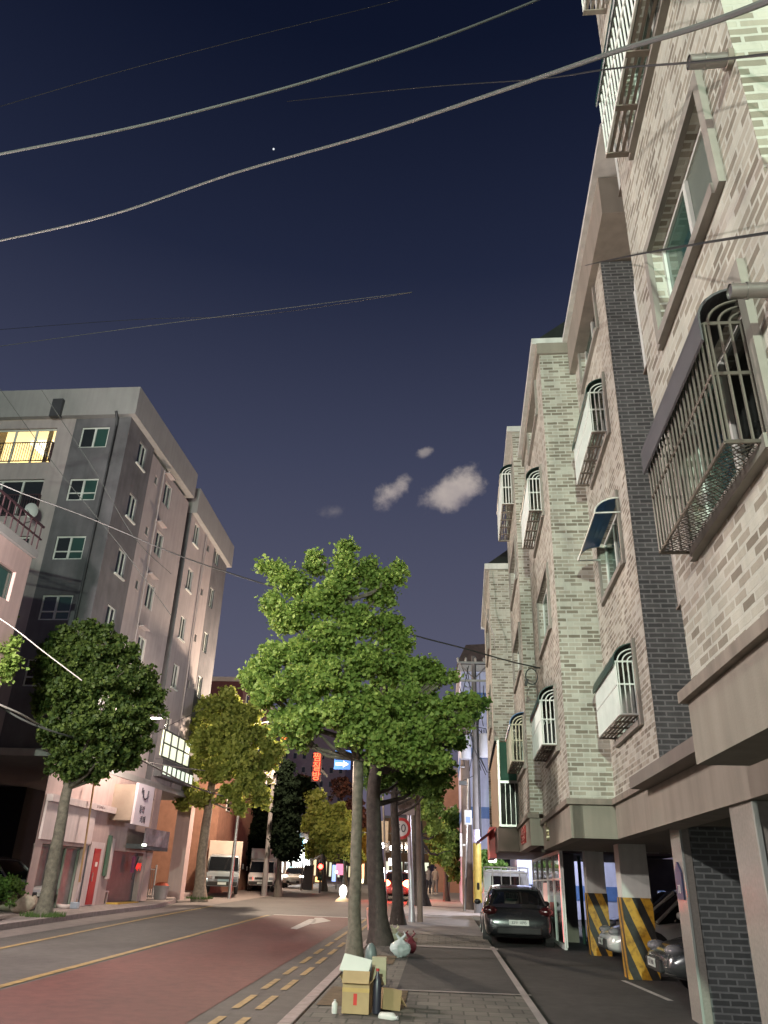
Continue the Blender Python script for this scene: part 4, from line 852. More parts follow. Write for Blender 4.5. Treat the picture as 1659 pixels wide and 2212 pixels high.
tree('fourth ginkgo with a thick dark trunk right of the speed limit sign', b0, [b0, WY(902, 1850, b0[1]), WY(900, 1760, b0[1]), WY(903, 1660, b0[1])], .42, BL([(905, 1730, 34, 0), (935, 1750, 34, -.5), (925, 1715, 30, -1), (942, 1785, 24, -.5), (950, 1800, 30, 2), (890, 1700, 34, 0), (955, 1850, 26, 3), (925, 1700, 26, 0)], b0[1]), 9000, .14, LG, BARKD, 9)
for px, r, sd, py in ((965, 30, 31, 1790), (985, 26, 32, 1850), (968, 28, 33, 1850)):
    pass
b0 = GS(965, 1952); tree('dark round tree far down the right pavement behind the sign post', b0, [b0, WY(963, 1880, b0[1]), WY(960, 1800, b0[1])], .16, BL([(960, 1790, 30, 0), (980, 1840, 30, 0), (950, 1830, 26, 0), (975, 1760, 20, 0), (990, 1880, 26, 0)], b0[1]), 7000, .16, LD, BARKD, 12, name='broadleaf_tree')
# left pavement
b0 = GS(90, 1990)
sp = [(180, 1370, 40, 0), (225, 1378, 36, 0), (130, 1400, 44, 0), (260, 1420, 44, 0), (190, 1430, 52, -.8), (110, 1455, 42, 0), (300, 1470, 44, 0), (240, 1480, 54, -1.2), (160, 1500, 54, -1.0), (100, 1520, 34, 0), (320, 1520, 34, .2), (280, 1550, 50, -.8), (210, 1560, 54, -1.4), (140, 1570, 44, -.6), (110, 1590, 30, 0), (290, 1600, 42, -.3), (230, 1620, 46, -.8), (170, 1630, 44, -.6), (265, 1640, 32, 0), (200, 1665, 32, -.2), (150, 1670, 24, 0), (330, 1500, 26, 0), (130, 1640, 26, 0)]
tree('round dark green ginkgo on the left pavement in front of the beige block', b0, [b0, WY(118, 1850, b0[1]), WY(142, 1720, b0[1]), WY(165, 1620, b0[1]), WY(190, 1500, b0[1])], .21, BL(sp, b0[1], 1.0), 42000, .11, leafmat('unlit_ginkgo_leaf', (.038, .075, .018), (.12, .17, .035)), BARK, 15)  # leaf colour darkened to show a crown mostly out of the light
b0 = GS(-52, 2010)
tree('ginkgo whose crown only just reaches in at the left edge', b0, [b0, WY(-40, 1700, b0[1]), WY(-25, 1500, b0[1])], .18, BL([(-10, 1210, 32, 0), (5, 1260, 30, 0), (-5, 1310, 34, 0), (10, 1400, 30, 0), (-5, 1450, 34, 0), (22, 1430, 20, 0), (-20, 1360, 40, 0), (-60, 1300, 60, 0), (-60, 1420, 60, 0)], b0[1]), 12000, .10, LG, BARK, 17)
b0 = GS(430, 1948)
sp = [(490, 1510, 30, 0), (455, 1535, 34, 0), (530, 1540, 36, 0), (500, 1570, 44, -1), (425, 1570, 28, 0), (560, 1590, 30, 0), (450, 1600, 40, -1), (520, 1630, 44, -1.2), (590, 1620, 24, 0), (470, 1660, 36, -.8), (540, 1680, 36, -.8), (420, 1650, 24, 0), (400, 1700, 24, 0), (440, 1720, 22, 0), (500, 1715, 26, -.3), (560, 1720, 22, 0), (520, 1745, 16, 0), (395, 1735, 14, 0), (575, 1650, 22, 0)]
tree('lamp lit yellow green ginkgo with a drooping crown beside the parked box truck', b0, [b0, WY(436, 1850, b0[1]), WY(452, 1730, b0[1]), WY(470, 1620, b0[1]), WY(488, 1540, b0[1])], .27, BL(sp, b0[1]), 34000, .16, LY, mat('lit_bark', (.22, .17, .13), .9, var=.35, vscale=9, bump=.8, bscale=22), 19, droop=.9)  # paler bark and yellow leaves hold the lamp's light in their colour
b0 = GS(600, 1938)
m_ = []
for k in range(10): m_.append((618-k*.3+(k % 2)*6, 1835-k*20, 25-k*1.6, 0))
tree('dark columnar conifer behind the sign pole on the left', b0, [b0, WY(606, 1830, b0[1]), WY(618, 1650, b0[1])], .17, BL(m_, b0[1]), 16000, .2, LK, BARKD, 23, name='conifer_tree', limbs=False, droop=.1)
b0 = GS(540, 1925)
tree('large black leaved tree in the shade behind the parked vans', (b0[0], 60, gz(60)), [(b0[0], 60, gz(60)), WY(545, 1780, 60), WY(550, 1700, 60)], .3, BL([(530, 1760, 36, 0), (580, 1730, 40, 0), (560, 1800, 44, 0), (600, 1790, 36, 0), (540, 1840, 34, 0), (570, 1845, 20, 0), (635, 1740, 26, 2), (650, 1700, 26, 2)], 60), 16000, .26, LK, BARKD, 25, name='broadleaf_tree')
for px, py, hh, y_, sd, lab, bl in (
    (700, 1925, 0, 62, 27, 'lamp lit yellow ginkgo above the bright shop', [(680, 1720, 22, 0), (690, 1755, 28, 0), (720, 1760, 26, 0), (700, 1795, 32, 0), (735, 1800, 22, 0), (680, 1830, 24, 0), (725, 1835, 22, 0), (665, 1780, 16, 0)]),
    (745, 1922, 0, 78, 28, 'far lamp lit yellow ginkgo between the two nearest trunks', [(745, 1770, 20, 0), (760, 1800, 24, 0), (735, 1820, 20, 0), (760, 1840, 22, 0)]),
    (790, 1920, 0, 92, 29, 'amber lit small tree seen between the near trunks', [(780, 1800, 20, 0), (795, 1830, 20, 0), (785, 1850, 16, 0)]),
    (672, 1922, 0, 84, 30, 'dark red leaved tree rising beyond the junction', [(650, 1690, 20, 0), (740, 1700, 26, 0), (765, 1740, 26, 0), (780, 1770, 22, 0)])):
    q = WY(px, py, y_); base = (q[0], y_, gz(y_))
    lm = LY if sd in (27, 28) else leafmat('amber_lit_leaf', (.30, .17, .02), (.42, .25, .04)) if sd == 29 else leafmat('dark_red_leaf', (.05, .02, .015), (.09, .03, .02))  # yellow and amber leaves carry lamplight in their colour
    c = [b_ for b_ in bl]; tree(lab, base, [base, WY(px, 1860, y_), WY(c[0][0], c[0][1]+20, y_)], .2, BL(c, y_), 9000 if sd < 28 else 5000, .24, lm, BARKD, sd, name='broadleaf_tree', group='street trees', droop=.8)
for px, sd, y_ in ((962, 41, 70), (985, 42, 82)): pass
b0 = WY(1050, 1900, 37)
tree('dark leafy shrub between the yellow wrapped pole and the white truck', (b0[0], 37, gz(37)), [(b0[0], 37, gz(37)), WY(1055, 1870, 37)], .08, BL([(1060, 1860, 20, 0), (1050, 1885, 20, 0), (1072, 1875, 14, 0), (1045, 1850, 10, 0)], 37), 4500, .13, LD, BARKD, 44, name='shrub')
# grass tufts at the feet of the left trees
for lab, bx in (('grass tuft round the foot of the round dark green ginkgo', GS(90, 1990)), ('grass tuft round the foot of the yellow green ginkgo', GS(430, 1948))):
    m = MB(); g = random.Random(4)
    for k in range(700):
        a, r_ = g.uniform(0, 6.28), g.uniform(.1, .62)**1; x, y_ = bx[0]+math.cos(a)*r_, bx[1]+math.sin(a)*r_; h_ = g.uniform(.05, .16); w_ = .012; t1, t2 = g.uniform(-.05, .05), g.uniform(-.05, .05)
        z0 = gz(y_)+.125; m.quad((x-w_, y_, z0), (x+w_, y_, z0), (x+t1, y_+t2, z0+h_))
    o = m.build('grass', GRASSM, fixn=False); o['kind'] = 'stuff'; tag(o, lab, 'grass')

# ------------------------------------------------------------------ vehicles
HEADL = mat('headlight_lens', (.45, .46, .48), .08, .6, var=0, spec=.9); TAIL = mat('tail_lens', (.035, .004, .005), .15, var=0, spec=.9); PLATE = mat('number_plate', (.55, .58, .54), .4, var=0); CHR = mat('alloy_rim', (.45, .45, .46), .25, .9, var=.05)
def paint(n, c, r=.18, m=.3): 
    q = mat(n, c, r, m, var=.03, spec=.7); q.node_tree.nodes['Principled BSDF'].inputs['Coat Weight'].default_value = .6; return q
def wheel(t, x, y, r, w=.2, side=1):
    q = MB().lathe((x-side*w/2, y, r), [(r*.66, -w/2), (r*.92, -w/2), (r, -w*.3), (r, w*.3), (r*.92, w/2), (r*.66, w/2)], 24, 'x').build('wheel', BLK, t, smooth=True)
    m = MB(); X = x-side*w/2+side*w*.42
    m.lathe((X, y, r), [(r*.64, -.02), (r*.64, .012), (r*.56, .012), (r*.52, -.01)], 20, 'x')
    for k in range(5):
        a = k*2*math.pi/5+.3; m.obox((X, y+math.cos(a)*r*.32, r+math.sin(a)*r*.32), (.02, r*.6, r*.15), rx=a)
    m.lathe((X, y, r), [(r*.14, -.02), (r*.14, .015)], 10, 'x'); m.build('rim', CHR, q)
def car(label, loc, rz, L=4.3, W=1.78, Hh=1.47, pm=None, kind='hatch', group='parked vehicles', plate='12가 3456', tails=TAIL, heads=HEADL):
    """nose at +y; body lofted through cross sections, glasshouse and roof as their own lofts"""
    t = thing('parked_car', label, 'car', loc, rz, group); h = L/2; w = W/2
    if kind == 'hatch': st = [(-h, .55, .80, .40), (-h+.04, .80, .90, .30), (-h+.22, .98, .97, .24), (-h+.75, 1.00, 1.0, .20), (0, .95, 1.0, .20), (.75, .93, 1.0, .20), (1.15, .88, 1.0, .2), (h-.5, .77, .97, .22), (h-.12, .65, .88, .26), (h, .52, .76, .34)]; gh = [(-h+.16, .98, 1.02, .80, .72), (-h+.62, .99, Hh-.09, .88, .66), (-.55, .97, Hh-.01, .93, .68), (.1, .95, Hh, .93, .68), (.55, .93, Hh-.09, .92, .66), (1.28, .87, .90, .86, .80)]
    elif kind == 'suv': st = [(-h, .6, .86, .42), (-h+.05, .98, .94, .34), (-h+.3, 1.05, .98, .28), (0, 1.05, 1.0, .26), (.8, 1.03, 1.0, .26), (1.15, 1.0, .99, .26), (h-.35, .93, .96, .28), (h-.06, .8, .9, .3), (h, .6, .84, .38)]; gh = [(-h+.10, 1.04, 1.1, .86, .80), (-h+.38, 1.05, Hh-.06, .9, .74), (-.5, 1.05, Hh, .93, .76), (.2, 1.05, Hh-.01, .93, .75), (.5, 1.03, Hh-.08, .92, .72), (1.22, .99, 1.02, .88, .82)]
    else: st = [(-h, .6, .8, .4), (-h+.06, .88, .9, .32), (-h+.4, .96, .96, .24), (-h+1.0, .97, 1.0, .2), (0, .93, 1.0, .2), (.7, .91, 1.0, .2), (1.1, .86, 1.0, .2), (h-.5, .76, .97, .22), (h-.1, .64, .88, .26), (h, .52, .76, .34)]; gh = [(-h+.62, .96, 1.0, .8, .74), (-h+1.15, .96, Hh-.07, .88, .66), (-.4, .95, Hh, .92, .68), (.1, .94, Hh-.01, .92, .67), (.5, .92, Hh-.09, .9, .65), (1.22, .86, .9, .85, .79)]
    rings = []
    for y, zt, f_, zb in st:
        ww = w*f_; rings.append([(ww*.86, y, zb), (ww*.97, y, zb+.08), (ww, y, zb+(zt-zb)*.45), (ww*.985, y, zt-.14), (ww*.94, y, zt-.04), (ww*.80, y, zt), (0, y, zt+.03), (-ww*.80, y, zt), (-ww*.94, y, zt-.04), (-ww*.985, y, zt-.14), (-ww, y, zb+(zt-zb)*.45), (-ww*.97, y, zb+.08), (-ww*.86, y, zb)])
    body = MB().loft(rings).build('body', pm, t, smooth=True)
    md = body.modifiers.new('s', 'SUBSURF'); md.levels = 1; md.render_levels = 2
    rg = [[(w*a, y, zb-.05), (w*(a+b)/2*1.02, y, (zb+zt)/2), (w*b, y, zt-.025), (w*b*.5, y, zt+.005), (-w*b*.5, y, zt+.005), (-w*b, y, zt-.025), (-w*(a+b)/2*1.02, y, (zb+zt)/2), (-w*a, y, zb-.05)] for y, zb, zt, a, b in gh]
    MB().loft(rg).build('windows', mat('car_glass', (.008, .009, .010), .04, var=0, spec=1.), t, smooth=True)
    rf = [[(w*b*1.02, y, zt-.05), (w*b*1.0, y, zt+.0), (w*b*.6, y, zt+.028), (-w*b*.6, y, zt+.028), (-w*b*1.0, y, zt+.0), (-w*b*1.02, y, zt-.05)] for y, zb, zt, a, b in gh[1:-1]]
    MB().loft(rf).build('roof', pm, t, smooth=True)
    for s in (-1, 1):
        for i, j in ((0, 1), (4, 5)):
            a, b = gh[i], gh[j]; m = MB(); m.tube([(s*w*(a[3] if i == 0 else a[4]), a[0], a[1] if i == 0 else a[2]-.02), (s*w*(b[4] if i == 0 else b[3]), b[0], b[2]-.02 if i == 0 else b[1])], .035, 6); m.build('pillar', pm, t, smooth=True)
        m = MB(); m.tube([(s*w*.93, -.15, .95), (s*w*.69, -.15, Hh-.03)], .03, 6); m.build('pillar', pm, t, smooth=True)
    for s in (-1, 1):
        for y in (-h+.82, h-.86):
            MB().lathe((s*(w-.10), y, .34), [(.375, -.10), (.375, .107)], 24, 'x').build('wheel_arch', BLK, t); wheel(t, s*(w+.012), y, .32, .21, s)
        ht = .62 if kind != 'suv' else .78
        MB().ball((s*w*.70, h-.20, ht+.03), (.20, .15, .085)).build('headlight', heads, t, smooth=True)
        zt_ = .86 if kind != 'suv' else .92
        TS = 2.0 if tails is not TAIL else 1.; MB().ball((s*w*.80, -h+.10, zt_), (.19*TS, .13, .085*TS*1.3)).build('taillight', tails, t, smooth=True)  # brake lenses drawn oversized so their shape includes the bloom
        q = MB().ball((s*(w+.09), .82, 1.0), (.10, .06, .07)).build('mirror', pm, t, smooth=True)
        MB().obox((s*(w+.002), .1, .80), (.012, .16, .025)).build('door_handle', CHR, t)
    MB().obox((0, -h-.0, .42), (W*.62, .10, .16)).build('rear_bumper', BLK, t, bevel=.03); MB().obox((0, h-.02, .42), (W*.55, .10, .18)).build('grille', BLK, t, bevel=.03)
    for s, y in ((-1, -h-.02), (1, h+.03)):
        p = MB().obox((0, y, .60 if s < 0 else .45), (.50, .02, .12)).build('number_plate', PLATE, t)
        text('plate_text', plate, .09, DK, p, (0, y-.014 if s < 0 else y+.014, .60 if s < 0 else .45), (R_(90), 0, 0 if s < 0 else R_(180)), .001)
    return t
bx = GS(1107, 2022); bc = car('black hatchback seen from behind, parked beside the brick buildings', (2.05, 24.3, ga(22)), R_(-1.5), 4.25, 1.78, 1.44, paint('graphite_paint', (.022, .022, .025), .18, .3), 'hatch', plate='32두 1095')
car('white car parked behind the striped pillars', (5.7, 18.95, ga(18.9)), R_(90-1.7), 4.5, 1.8, 1.55, paint('white_paint', (.50, .52, .50), .25, .1), 'sedan')
car('dark silver car with its front wheel beside the tiled pier', (5.55, 14.35, ga(14.3)), R_(90-1.7), 4.3, 1.8, 1.45, paint('dark_silver_paint', (.10, .11, .11), .2, .5), 'hatch')
car('silver car deep in the parking level behind the first striped pillar', (6.4, 23.3, ga(23.3)), R_(90-1.7), 4.4, 1.8, 1.5, paint('silver_paint', (.30, .30, .31), .25, .5), 'sedan')
lc = GS(128, 1972); car('white car nosing out under the shop on the left, behind the ginkgo trunk', (-14.9, 27.4, gz(27.4)+.13), R_(-90-12), 4.2, 1.75, 1.5, paint('pearl_paint', (.48, .46, .47), .25, .2), 'hatch')
BRK = []
bcar = car('dark car with glowing red tail lights braking at the junction', (-2.45, 50.5, gz(50.5)), R_(0), 4.4, 1.8, 1.5, paint('maroon_dark_paint', (.05, .02, .02), .3, .3), 'sedan', group='cars on the road', tails=glow('brake_light', (1, .06, .03), 60))
for dx in (-.8, .8):
    l = bpy.data.lights.new('brake_glow', 'POINT'); l.energy = 160; l.color = (1, .05, .03); l.shadow_soft_size = .1; o = bpy.data.objects.new('brake_glow', l); C.objects.link(o); o.location = (-2.45+dx, 47.9, gz(48)+.8); BRK.append(o)
for o in BRK: o.parent = bcar; o.location = (o.location[0]+2.45, o.location[1]-50.5, .8)
car('pale car waiting in front of the bright shop', (-11.6, 68, gz(68)+.02), R_(185), 4.3, 1.8, 1.5, paint('cream_paint', (.45, .42, .38), .25, .2), 'suv', group='cars on the road', heads=glow('bright_headlight', (1, .95, .85), 14))
car('dark car parked in front of the white vans by the conifer', (-13.1, 62.5, gz(62.5)+.02), R_(180), 4.3, 1.8, 1.48, paint('dark_blue_paint', (.03, .03, .05), .25, .3), 'hatch', heads=glow('warm_headlight', (1, .6, .45), 5))
def truck(label, loc, rz, cabm, boxm, box=True, vanlike=False, name='box_truck'):
    t = thing(name, label, 'truck', loc, rz, 'parked vehicles'); w = .88
    st = [(1.15, 1.85, .95, .35), (1.2, 1.93, .97, .35), (1.75, 1.95, .98, .35), (2.2, 1.86, .97, .35), (2.62, 1.12, .97, .35), (2.72, .95, .95, .36), (2.75, .6, .92, .4)]
    rings = [[(w*f*.9, y, zb), (w*f, y, zb+.12), (w*f, y, min(zt-.1, 1.1)), (w*f*.93, y, zt-.08), (w*f*.8, y, zt), (-w*f*.8, y, zt), (-w*f*.93, y, zt-.08), (-w*f, y, min(zt-.1, 1.1)), (-w*f, y, zb+.12), (-w*f*.9, y, zb)] for y, zt, f, zb in st]
    MB().loft(rings).build('cab', cabm, t, smooth=True)
    g = mat('car_glass', (.008, .009, .01), .04, var=0)
    m = MB(); m.add([(-.74, 2.245, 1.80), (.74, 2.245, 1.80), (.80, 2.655, 1.14), (-.80, 2.655, 1.14), (-.72, 2.20, 1.80), (.72, 2.20, 1.80), (.78, 2.60, 1.14), (-.78, 2.60, 1.14)], [(0, 1, 2, 3), (7, 6, 5, 4), (0, 4, 5, 1), (1, 5, 6, 2), (2, 6, 7, 3), (3, 7, 4, 0)]); m.build('windscreen', g, t)
    for s in (-1, 1):
        x = s*w*.985; MB().add([(x, 1.45, 1.15), (x, 2.45, 1.15), (x*.965, 2.12, 1.72), (x*.965, 1.45, 1.75)], [(0, 1, 2, 3)]) 
        m = MB(); m.add([(x, 1.45, 1.15), (x, 2.42, 1.15), (x*.95, 2.1, 1.72), (x*.95, 1.45, 1.75), (x*.9, 1.45, 1.15), (x*.9, 2.42, 1.15), (x*.9, 2.1, 1.7), (x*.9, 1.45, 1.7)], [(0, 1, 2, 3), (0, 4, 5, 1), (1, 5, 6, 2), (2, 6, 7, 3), (3, 7, 4, 0)]); m.build('side_window', g, t)
        MB().obox((s*.66, 2.74, .78), (.28, .06, .16)).build('headlight', HEADL if box else TAIL, t, bevel=.02); MB().obox((s*1.02, 2.35, 1.35), (.10, .08, .26)).build('mirror', BLK, t, bevel=.02)
        for y in (1.95, -1.3): wheel(t, s*(w-.0), y, .33, .2, s)
        MB().obox((s*.7, -2.52, .55), (.24, .05, .12)).build('taillight', TAIL, t)
    MB().obox((0, 2.76, .5), (1.6, .08, .2)).build('bumper', BLK, t, bevel=.03); MB().obox((0, 2.765, .78), (.8, .03, .13)).build('grille', BLK, t)
    MB().obox((0, 0, .5), (.8, 5.0, .16)).build('chassis', BLK, t)
    q = MB().obox((0, 2.81, .5), (.45, .02, .12)).build('number_plate', PLATE, t)
    if box:
        MB().box(-.92, .92, -2.5, 1.08, .75, 2.65).build('cargo_box', boxm, t, bevel=.02); m = MB()
        for s in (-1, 1): m.box(s*.93-.01 if s > 0 else -.94, s*.93+.01 if s > 0 else -.92, -2.5, 1.08, .75, .82)
        m.build('side_rail', STEEL, t)
    else:
        m = MB(); m.box(-.85, .85, -2.5, 1.05, .72, .80); m.box(-.85, .85, -2.54, -2.5, .72, 1.15); m.box(-.88, -.85, -2.5, 1.05, .72, 1.15); m.box(.85, .88, -2.5, 1.05, .72, 1.15); m.build('cargo_bed', boxm, t)
        m = MB()
        for z in (1.2, 1.85, 2.02): m.tube([(-.82, 1.0, z), (.82, 1.0, z)], .025, 6)
        for x in (-.82, -.5, -.17, .17, .5, .82): m.tube([(x, 1.0, .8), (x, 1.0, 2.02)], .022, 6)
        m.build('cab_guard', WHM, t, smooth=True)
        MB().box(-.55, .55, 1.12, 1.155, 1.28, 1.72).build('rear_window', g, t, bevel=.05)
    return t
truck('white flatbed truck with a guard rail behind its cab, parked ahead of the black hatchback', (2.45, 31.2, ga(30)), R_(-1.7), paint('truck_white', (.55, .56, .60), .4, 0), mat('truck_bed', (.45, .46, .5), .6), False, name='flatbed_truck')
q = WY(478, 1926, 47.5); truck('box truck with a grey cab and beige cargo box parked facing the viewer', (q[0], 47.5, gz(47.5)+.13), R_(180+14), paint('grey_cab', (.20, .23, .25), .35, .2), mat('beige_box', (.50, .40, .33), .6, var=.06))
q = GS(520, 1928); truck('white van like truck parked behind the box truck', (q[0]+.3, q[1]+5.2, gz(q[1])+.06), R_(180+8), paint('van_white', (.5, .48, .48), .4, 0), mat('van_box', (.45, .42, .42), .6))

# ------------------------------------------------------------------ poles, signs, signals
CPOLE = mat('concrete_pole', (.12, .11, .11), .85, var=.15, bump=.2); YW = mat('yellow_wrap', (.34, .25, .05), .5, var=.2, vscale=5)
y_ = 36.
bpt = WY(1033, 1985, y_); tp = WY(1040, 1418, y_)
t_ = thing('utility_pole', 'concrete utility pole with transformers and a yellow wrapped foot right of the trees', 'utility pole', (bpt[0], y_, gz(y_)), 0, 'utility poles'); o3 = np.array([bpt[0], y_, gz(y_)])
def loc(px, py, y=y_): return Vector(WY(px, py, y)-o3)
hz_ = tp[2]-gz(y_)
MB().tube([(0, 0, 0), (.02, 0, hz_)], [.17, .11], 14).build('pole', CPOLE, t_, smooth=True)
MB().tube([(0, 0, .5), (.005, 0, 2.75)], [.185, .178], 14).build('yellow_wrap', YW, t_, smooth=True)
MB().tube([(.005, 0, 2.78), (.007, 0, 3.3)], [.18, .177], 14).build('notice', mat('pale_notice', (.45, .42, .6), .6, var=.4, vscale=9), t_, smooth=True)
for dz, wd in ((-.35, 1.6), (-1.2, 1.5), (-2.1, .9)): MB().obox((.05, -.16, hz_+dz), (wd, .09, .09)).build('crossarm', STEEL, t_)
MB().tube([(-.7, -.16, hz_-.35), (0, -.16, hz_-1.1)], .03, 6).build('brace', STEEL, t_); MB().tube([(.75, -.16, hz_-.35), (.05, -.16, hz_-1.1)], .03, 6).build('brace', STEEL, t_)
for k, x in enumerate((-.72, -.35, .1, .5, .8)):
    MB().lathe((x, -.16, hz_-.30), [(.03, 0), (.06, .05), (.035, .08), (.06, .12), (.03, .2)], 10).build('insulator', mat('porcelain', (.35, .33, .3), .3), t_, smooth=True)
for x, z in ((-.42, 6.2), (.42, 6.3)):
    q = MB().lathe((x, -.1, z), [(.24, 0), (.25, .03), (.25, .95), (.22, 1.02), (.05, 1.06)], 18).build('transformer', mat('transformer_grey', (.40, .40, .45), .5, var=.1), t_, smooth=True)
    for k in range(3): MB().tube([(x-.1+.1*k, -.1, z+1.03), (x-.1+.1*k, -.1, z+1.22)], .025, 6).build('bushing', BLK, q)
m = MB(); g = random.Random(5)
for k in range(14):
    a = Vector((g.uniform(-.8, .8), -.16+g.uniform(-.1, .2), hz_-g.uniform(.2, 2.3))); b_ = Vector((g.uniform(-.5, .6), g.uniform(-.2, .2), hz_-g.uniform(2.2, 5.5))); md_ = a.lerp(b_, .5)+Vector((g.uniform(-.5, .4), 0, -.5)); m.tube([a, a.lerp(md_, .6)+Vector((0, 0, -.15)), md_, b_], .018, 5)
m.tube([(.15, -.15, 9), (.19, -.15, 3)], .03, 6); m.build('jumper_cables', BLK, t_, smooth=True)
q = loc(1000, 1692); MB().obox((q.x, -.1, q.z), (.34, .2, .16)).build('junction_box', CHAR, t_)
MB().tube([(q.x, -.1, q.z+.1), (0, -.1, q.z+.35)], .015, 6).build('cable', BLK, t_)
y_ = 39.; bpt = WY(1012, 1955, y_); tp = WY(1001, 1500, y_)
t_ = thing('utility_pole', 'bare brownish utility pole left of the pole with transformers', 'utility pole', (bpt[0], y_, gz(y_)), 0, 'utility poles')
MB().tube([(0, 0, 0), (tp[0]-bpt[0], 0, tp[2]-gz(y_))], [.26, .20], 14).build('pole', mat('brown_pole', (.17, .13, .11), .9, var=.2), t_, smooth=True)
MB().tube([(-.3, -.3, 6.2), (-.1, -.28, 6.2)], .05, 8).build('bracket', STEEL, t_)
# slim sign post with a small sign and a camera bracket
y_ = 37.5; bpt = WY(1003, 1963, y_)
def pk(px, py, y): q = WY(px, py, y); return Vector((q[0]-bpt[0], q[1]-y_, q[2]-gz(y_)))
t_ = thing('sign_post', 'slim grey post carrying a small white sign and an H shaped bracket', 'sign post', (bpt[0], y_, gz(y_)), 0)
tp = pk(1012, 1682, y_); MB().tube([(0, 0, 0), tuple(tp)], .06, 10).build('post', STEEL, t_, smooth=True)
q = pk(1011, 1766, y_); MB().obox((q.x, -.08, q.z), (.34, .04, .62)).build('sign_panel', WHP, t_, bevel=.02); MB().obox((q.x, -.104, q.z-.1), (.2, .01, .25)).build('sign_print', mat('pale_blue_print', (.2, .3, .6), .5), t_)
q = pk(996, 1825, y_); MB().obox((q.x, 0, q.z), (.10, .1, .95)).build('bracket_arm', WHP, t_); MB().obox((q.x/2+.12, 0, q.z), (abs(q.x)+.1, .06, .08)).build('bracket_arm', WHP, t_)
# speed limit sign and name plate on one pole
b0 = np.array(WY(889, 1998, 28.6)); y_ = 28.6; bpt = b0
t_ = thing('speed_limit_sign', 'red ringed speed limit sign and white plate on a pale pole between the trunks', 'road sign', (b0[0], y_, gz(y_)+.1), 0)
tp = pk(880, 1640, y_); MB().tube([(0, 0, 0), (0, 0, .3), tuple(Vector(tp)*.5), tuple(tp)], [.12, .10, .07, .055], 12).build('pole', mat('galvanised_pole', (.52, .50, .56), .35, .4, var=.1), t_, smooth=True)
q = pk(866, 1797, y_); fc = MB().lathe((q.x, -.10, q.z), [(.33, 0), (.33, .02)], 32, 'y').build('sign_disc', mat('sign_white', (.62, .60, .58), .4, var=0), t_)
m = MB(); n_ = 40
for k in range(n_):
    a, b_ = 2*math.pi*k/n_, 2*math.pi*(k+1)/n_
    m.add([(q.x+r_*math.cos(c_), yy, q.z+r_*math.sin(c_)) for yy in (-.118, -.10) for r_, c_ in ((.25, a), (.345, a), (.345, b_), (.25, b_))], [(0, 1, 2, 3), (0, 1, 5, 4), (3, 2, 6, 7), (1, 2, 6, 5), (0, 3, 7, 4)])
m.build('red_ring', mat('sign_red', (.50, .03, .03), .4, var=0), fc); text('number', '50', .36, DK, fc, (q.x, -.106, q.z), (R_(90), 0, 0), .003)
q = pk(872, 1750, y_); s_ = MB().obox((q.x, -.09, q.z), (.78, .02, .52)).build('name_plate', mat('dull_white_plate', (.36, .30, .30), .6, var=.1), t_)
text('plate_text', '어린이 보호', .12, DK, s_, (q.x, -.103, q.z+.1), (R_(90), 0, 0), .002); text('plate_text', '← 80m', .11, DK, s_, (q.x, -.103, q.z-.09), (R_(90), 0, 0), .002)
MB().tube([(.28, .05, 0), (.2, .05, 2.6), (.1, .05, 5.5)], [.10, .09, .07], 10).build('second_post', mat('brown_pole', (.17, .13, .11), .9), t_, smooth=True)
# left pole with a board on top
b0 = GS(570, 1936); y_ = b0[1]; bpt = b0
t_ = thing('sign_pole', 'grey pole with a blank white board on top left of the conifer', 'sign pole', (b0[0], y_, gz(y_)), 0)
tp = pk(590, 1685, y_); MB().tube([(0, 0, 0), tuple(tp)], [.17, .11], 12).build('pole', CPOLE, t_, smooth=True)
q = pk(575, 1676, y_); MB().obox((q.x, -.16, q.z), (1.32, .05, .98)).build('board', mat('board_back', (.30, .25, .25), .5, var=.06), t_); m = MB(); m.obox((q.x, -.2, q.z), (1.34, .03, .07)); m.build('board_rib', STEEL, t_); MB().obox((q.x, -.2, q.z-.25), (.07, .035, .5)).build('board_rib', STEEL, t_)
# tapered dark pole left, leaning, in front of the shops
b0 = GS(78, 1968); y_ = b0[1]; bpt = b0
t_ = thing('utility_pole', 'black leaning utility pole behind the round dark green ginkgo', 'utility pole', (b0[0], y_, gz(y_)), 0, 'utility poles')
MB().tube([(0, 0, 0), tuple(pk(88, 1860, y_)), tuple(pk(118, 1720, y_)), tuple(pk(130, 1640, y_)), tuple(pk(168, 1380, y_))], [.24, .19, .15, .14, .12], 12).build('pole', mat('black_pole', (.035, .03, .03), .4, var=.2), t_, smooth=True)
MB().tube([tuple(pk(82, 1940, y_)), tuple(pk(86, 1905, y_))], .27, 12).build('pole_collar', BLK, t_)
b0 = GS(160, 1972); y_ = b0[1]; bpt = b0
t_ = thing('guy_post', 'thin black and yellow post beside the red door on a blue white foot', 'post', (b0[0], y_, gz(y_)+.13), 0)
MB().tube([(0, 0, 0), tuple(pk(182, 1835, y_)), tuple(pk(203, 1690, y_))], .035, 8).build('post', mat('ochre_post', (.42, .26, .12), .6, var=.3), t_, smooth=True); MB().tube([(.09, 0, .1), tuple(pk(187, 1835, y_)+Vector((.05, 0, 0)))], .03, 8).build('post_cover', CHAR, t_, smooth=True)
MB().obox((0, -.05, .1), (.24, .24, .2)).build('foot_block', mat('pale_blue_block', (.42, .50, .58), .6), t_, bevel=.02); MB().tube([(-.75, .1, .06), (-.3, .05, .05), (-.05, 0, .1), (.02, 0, .8)], .06, 8).build('white_hose', PWH, t_, smooth=True)
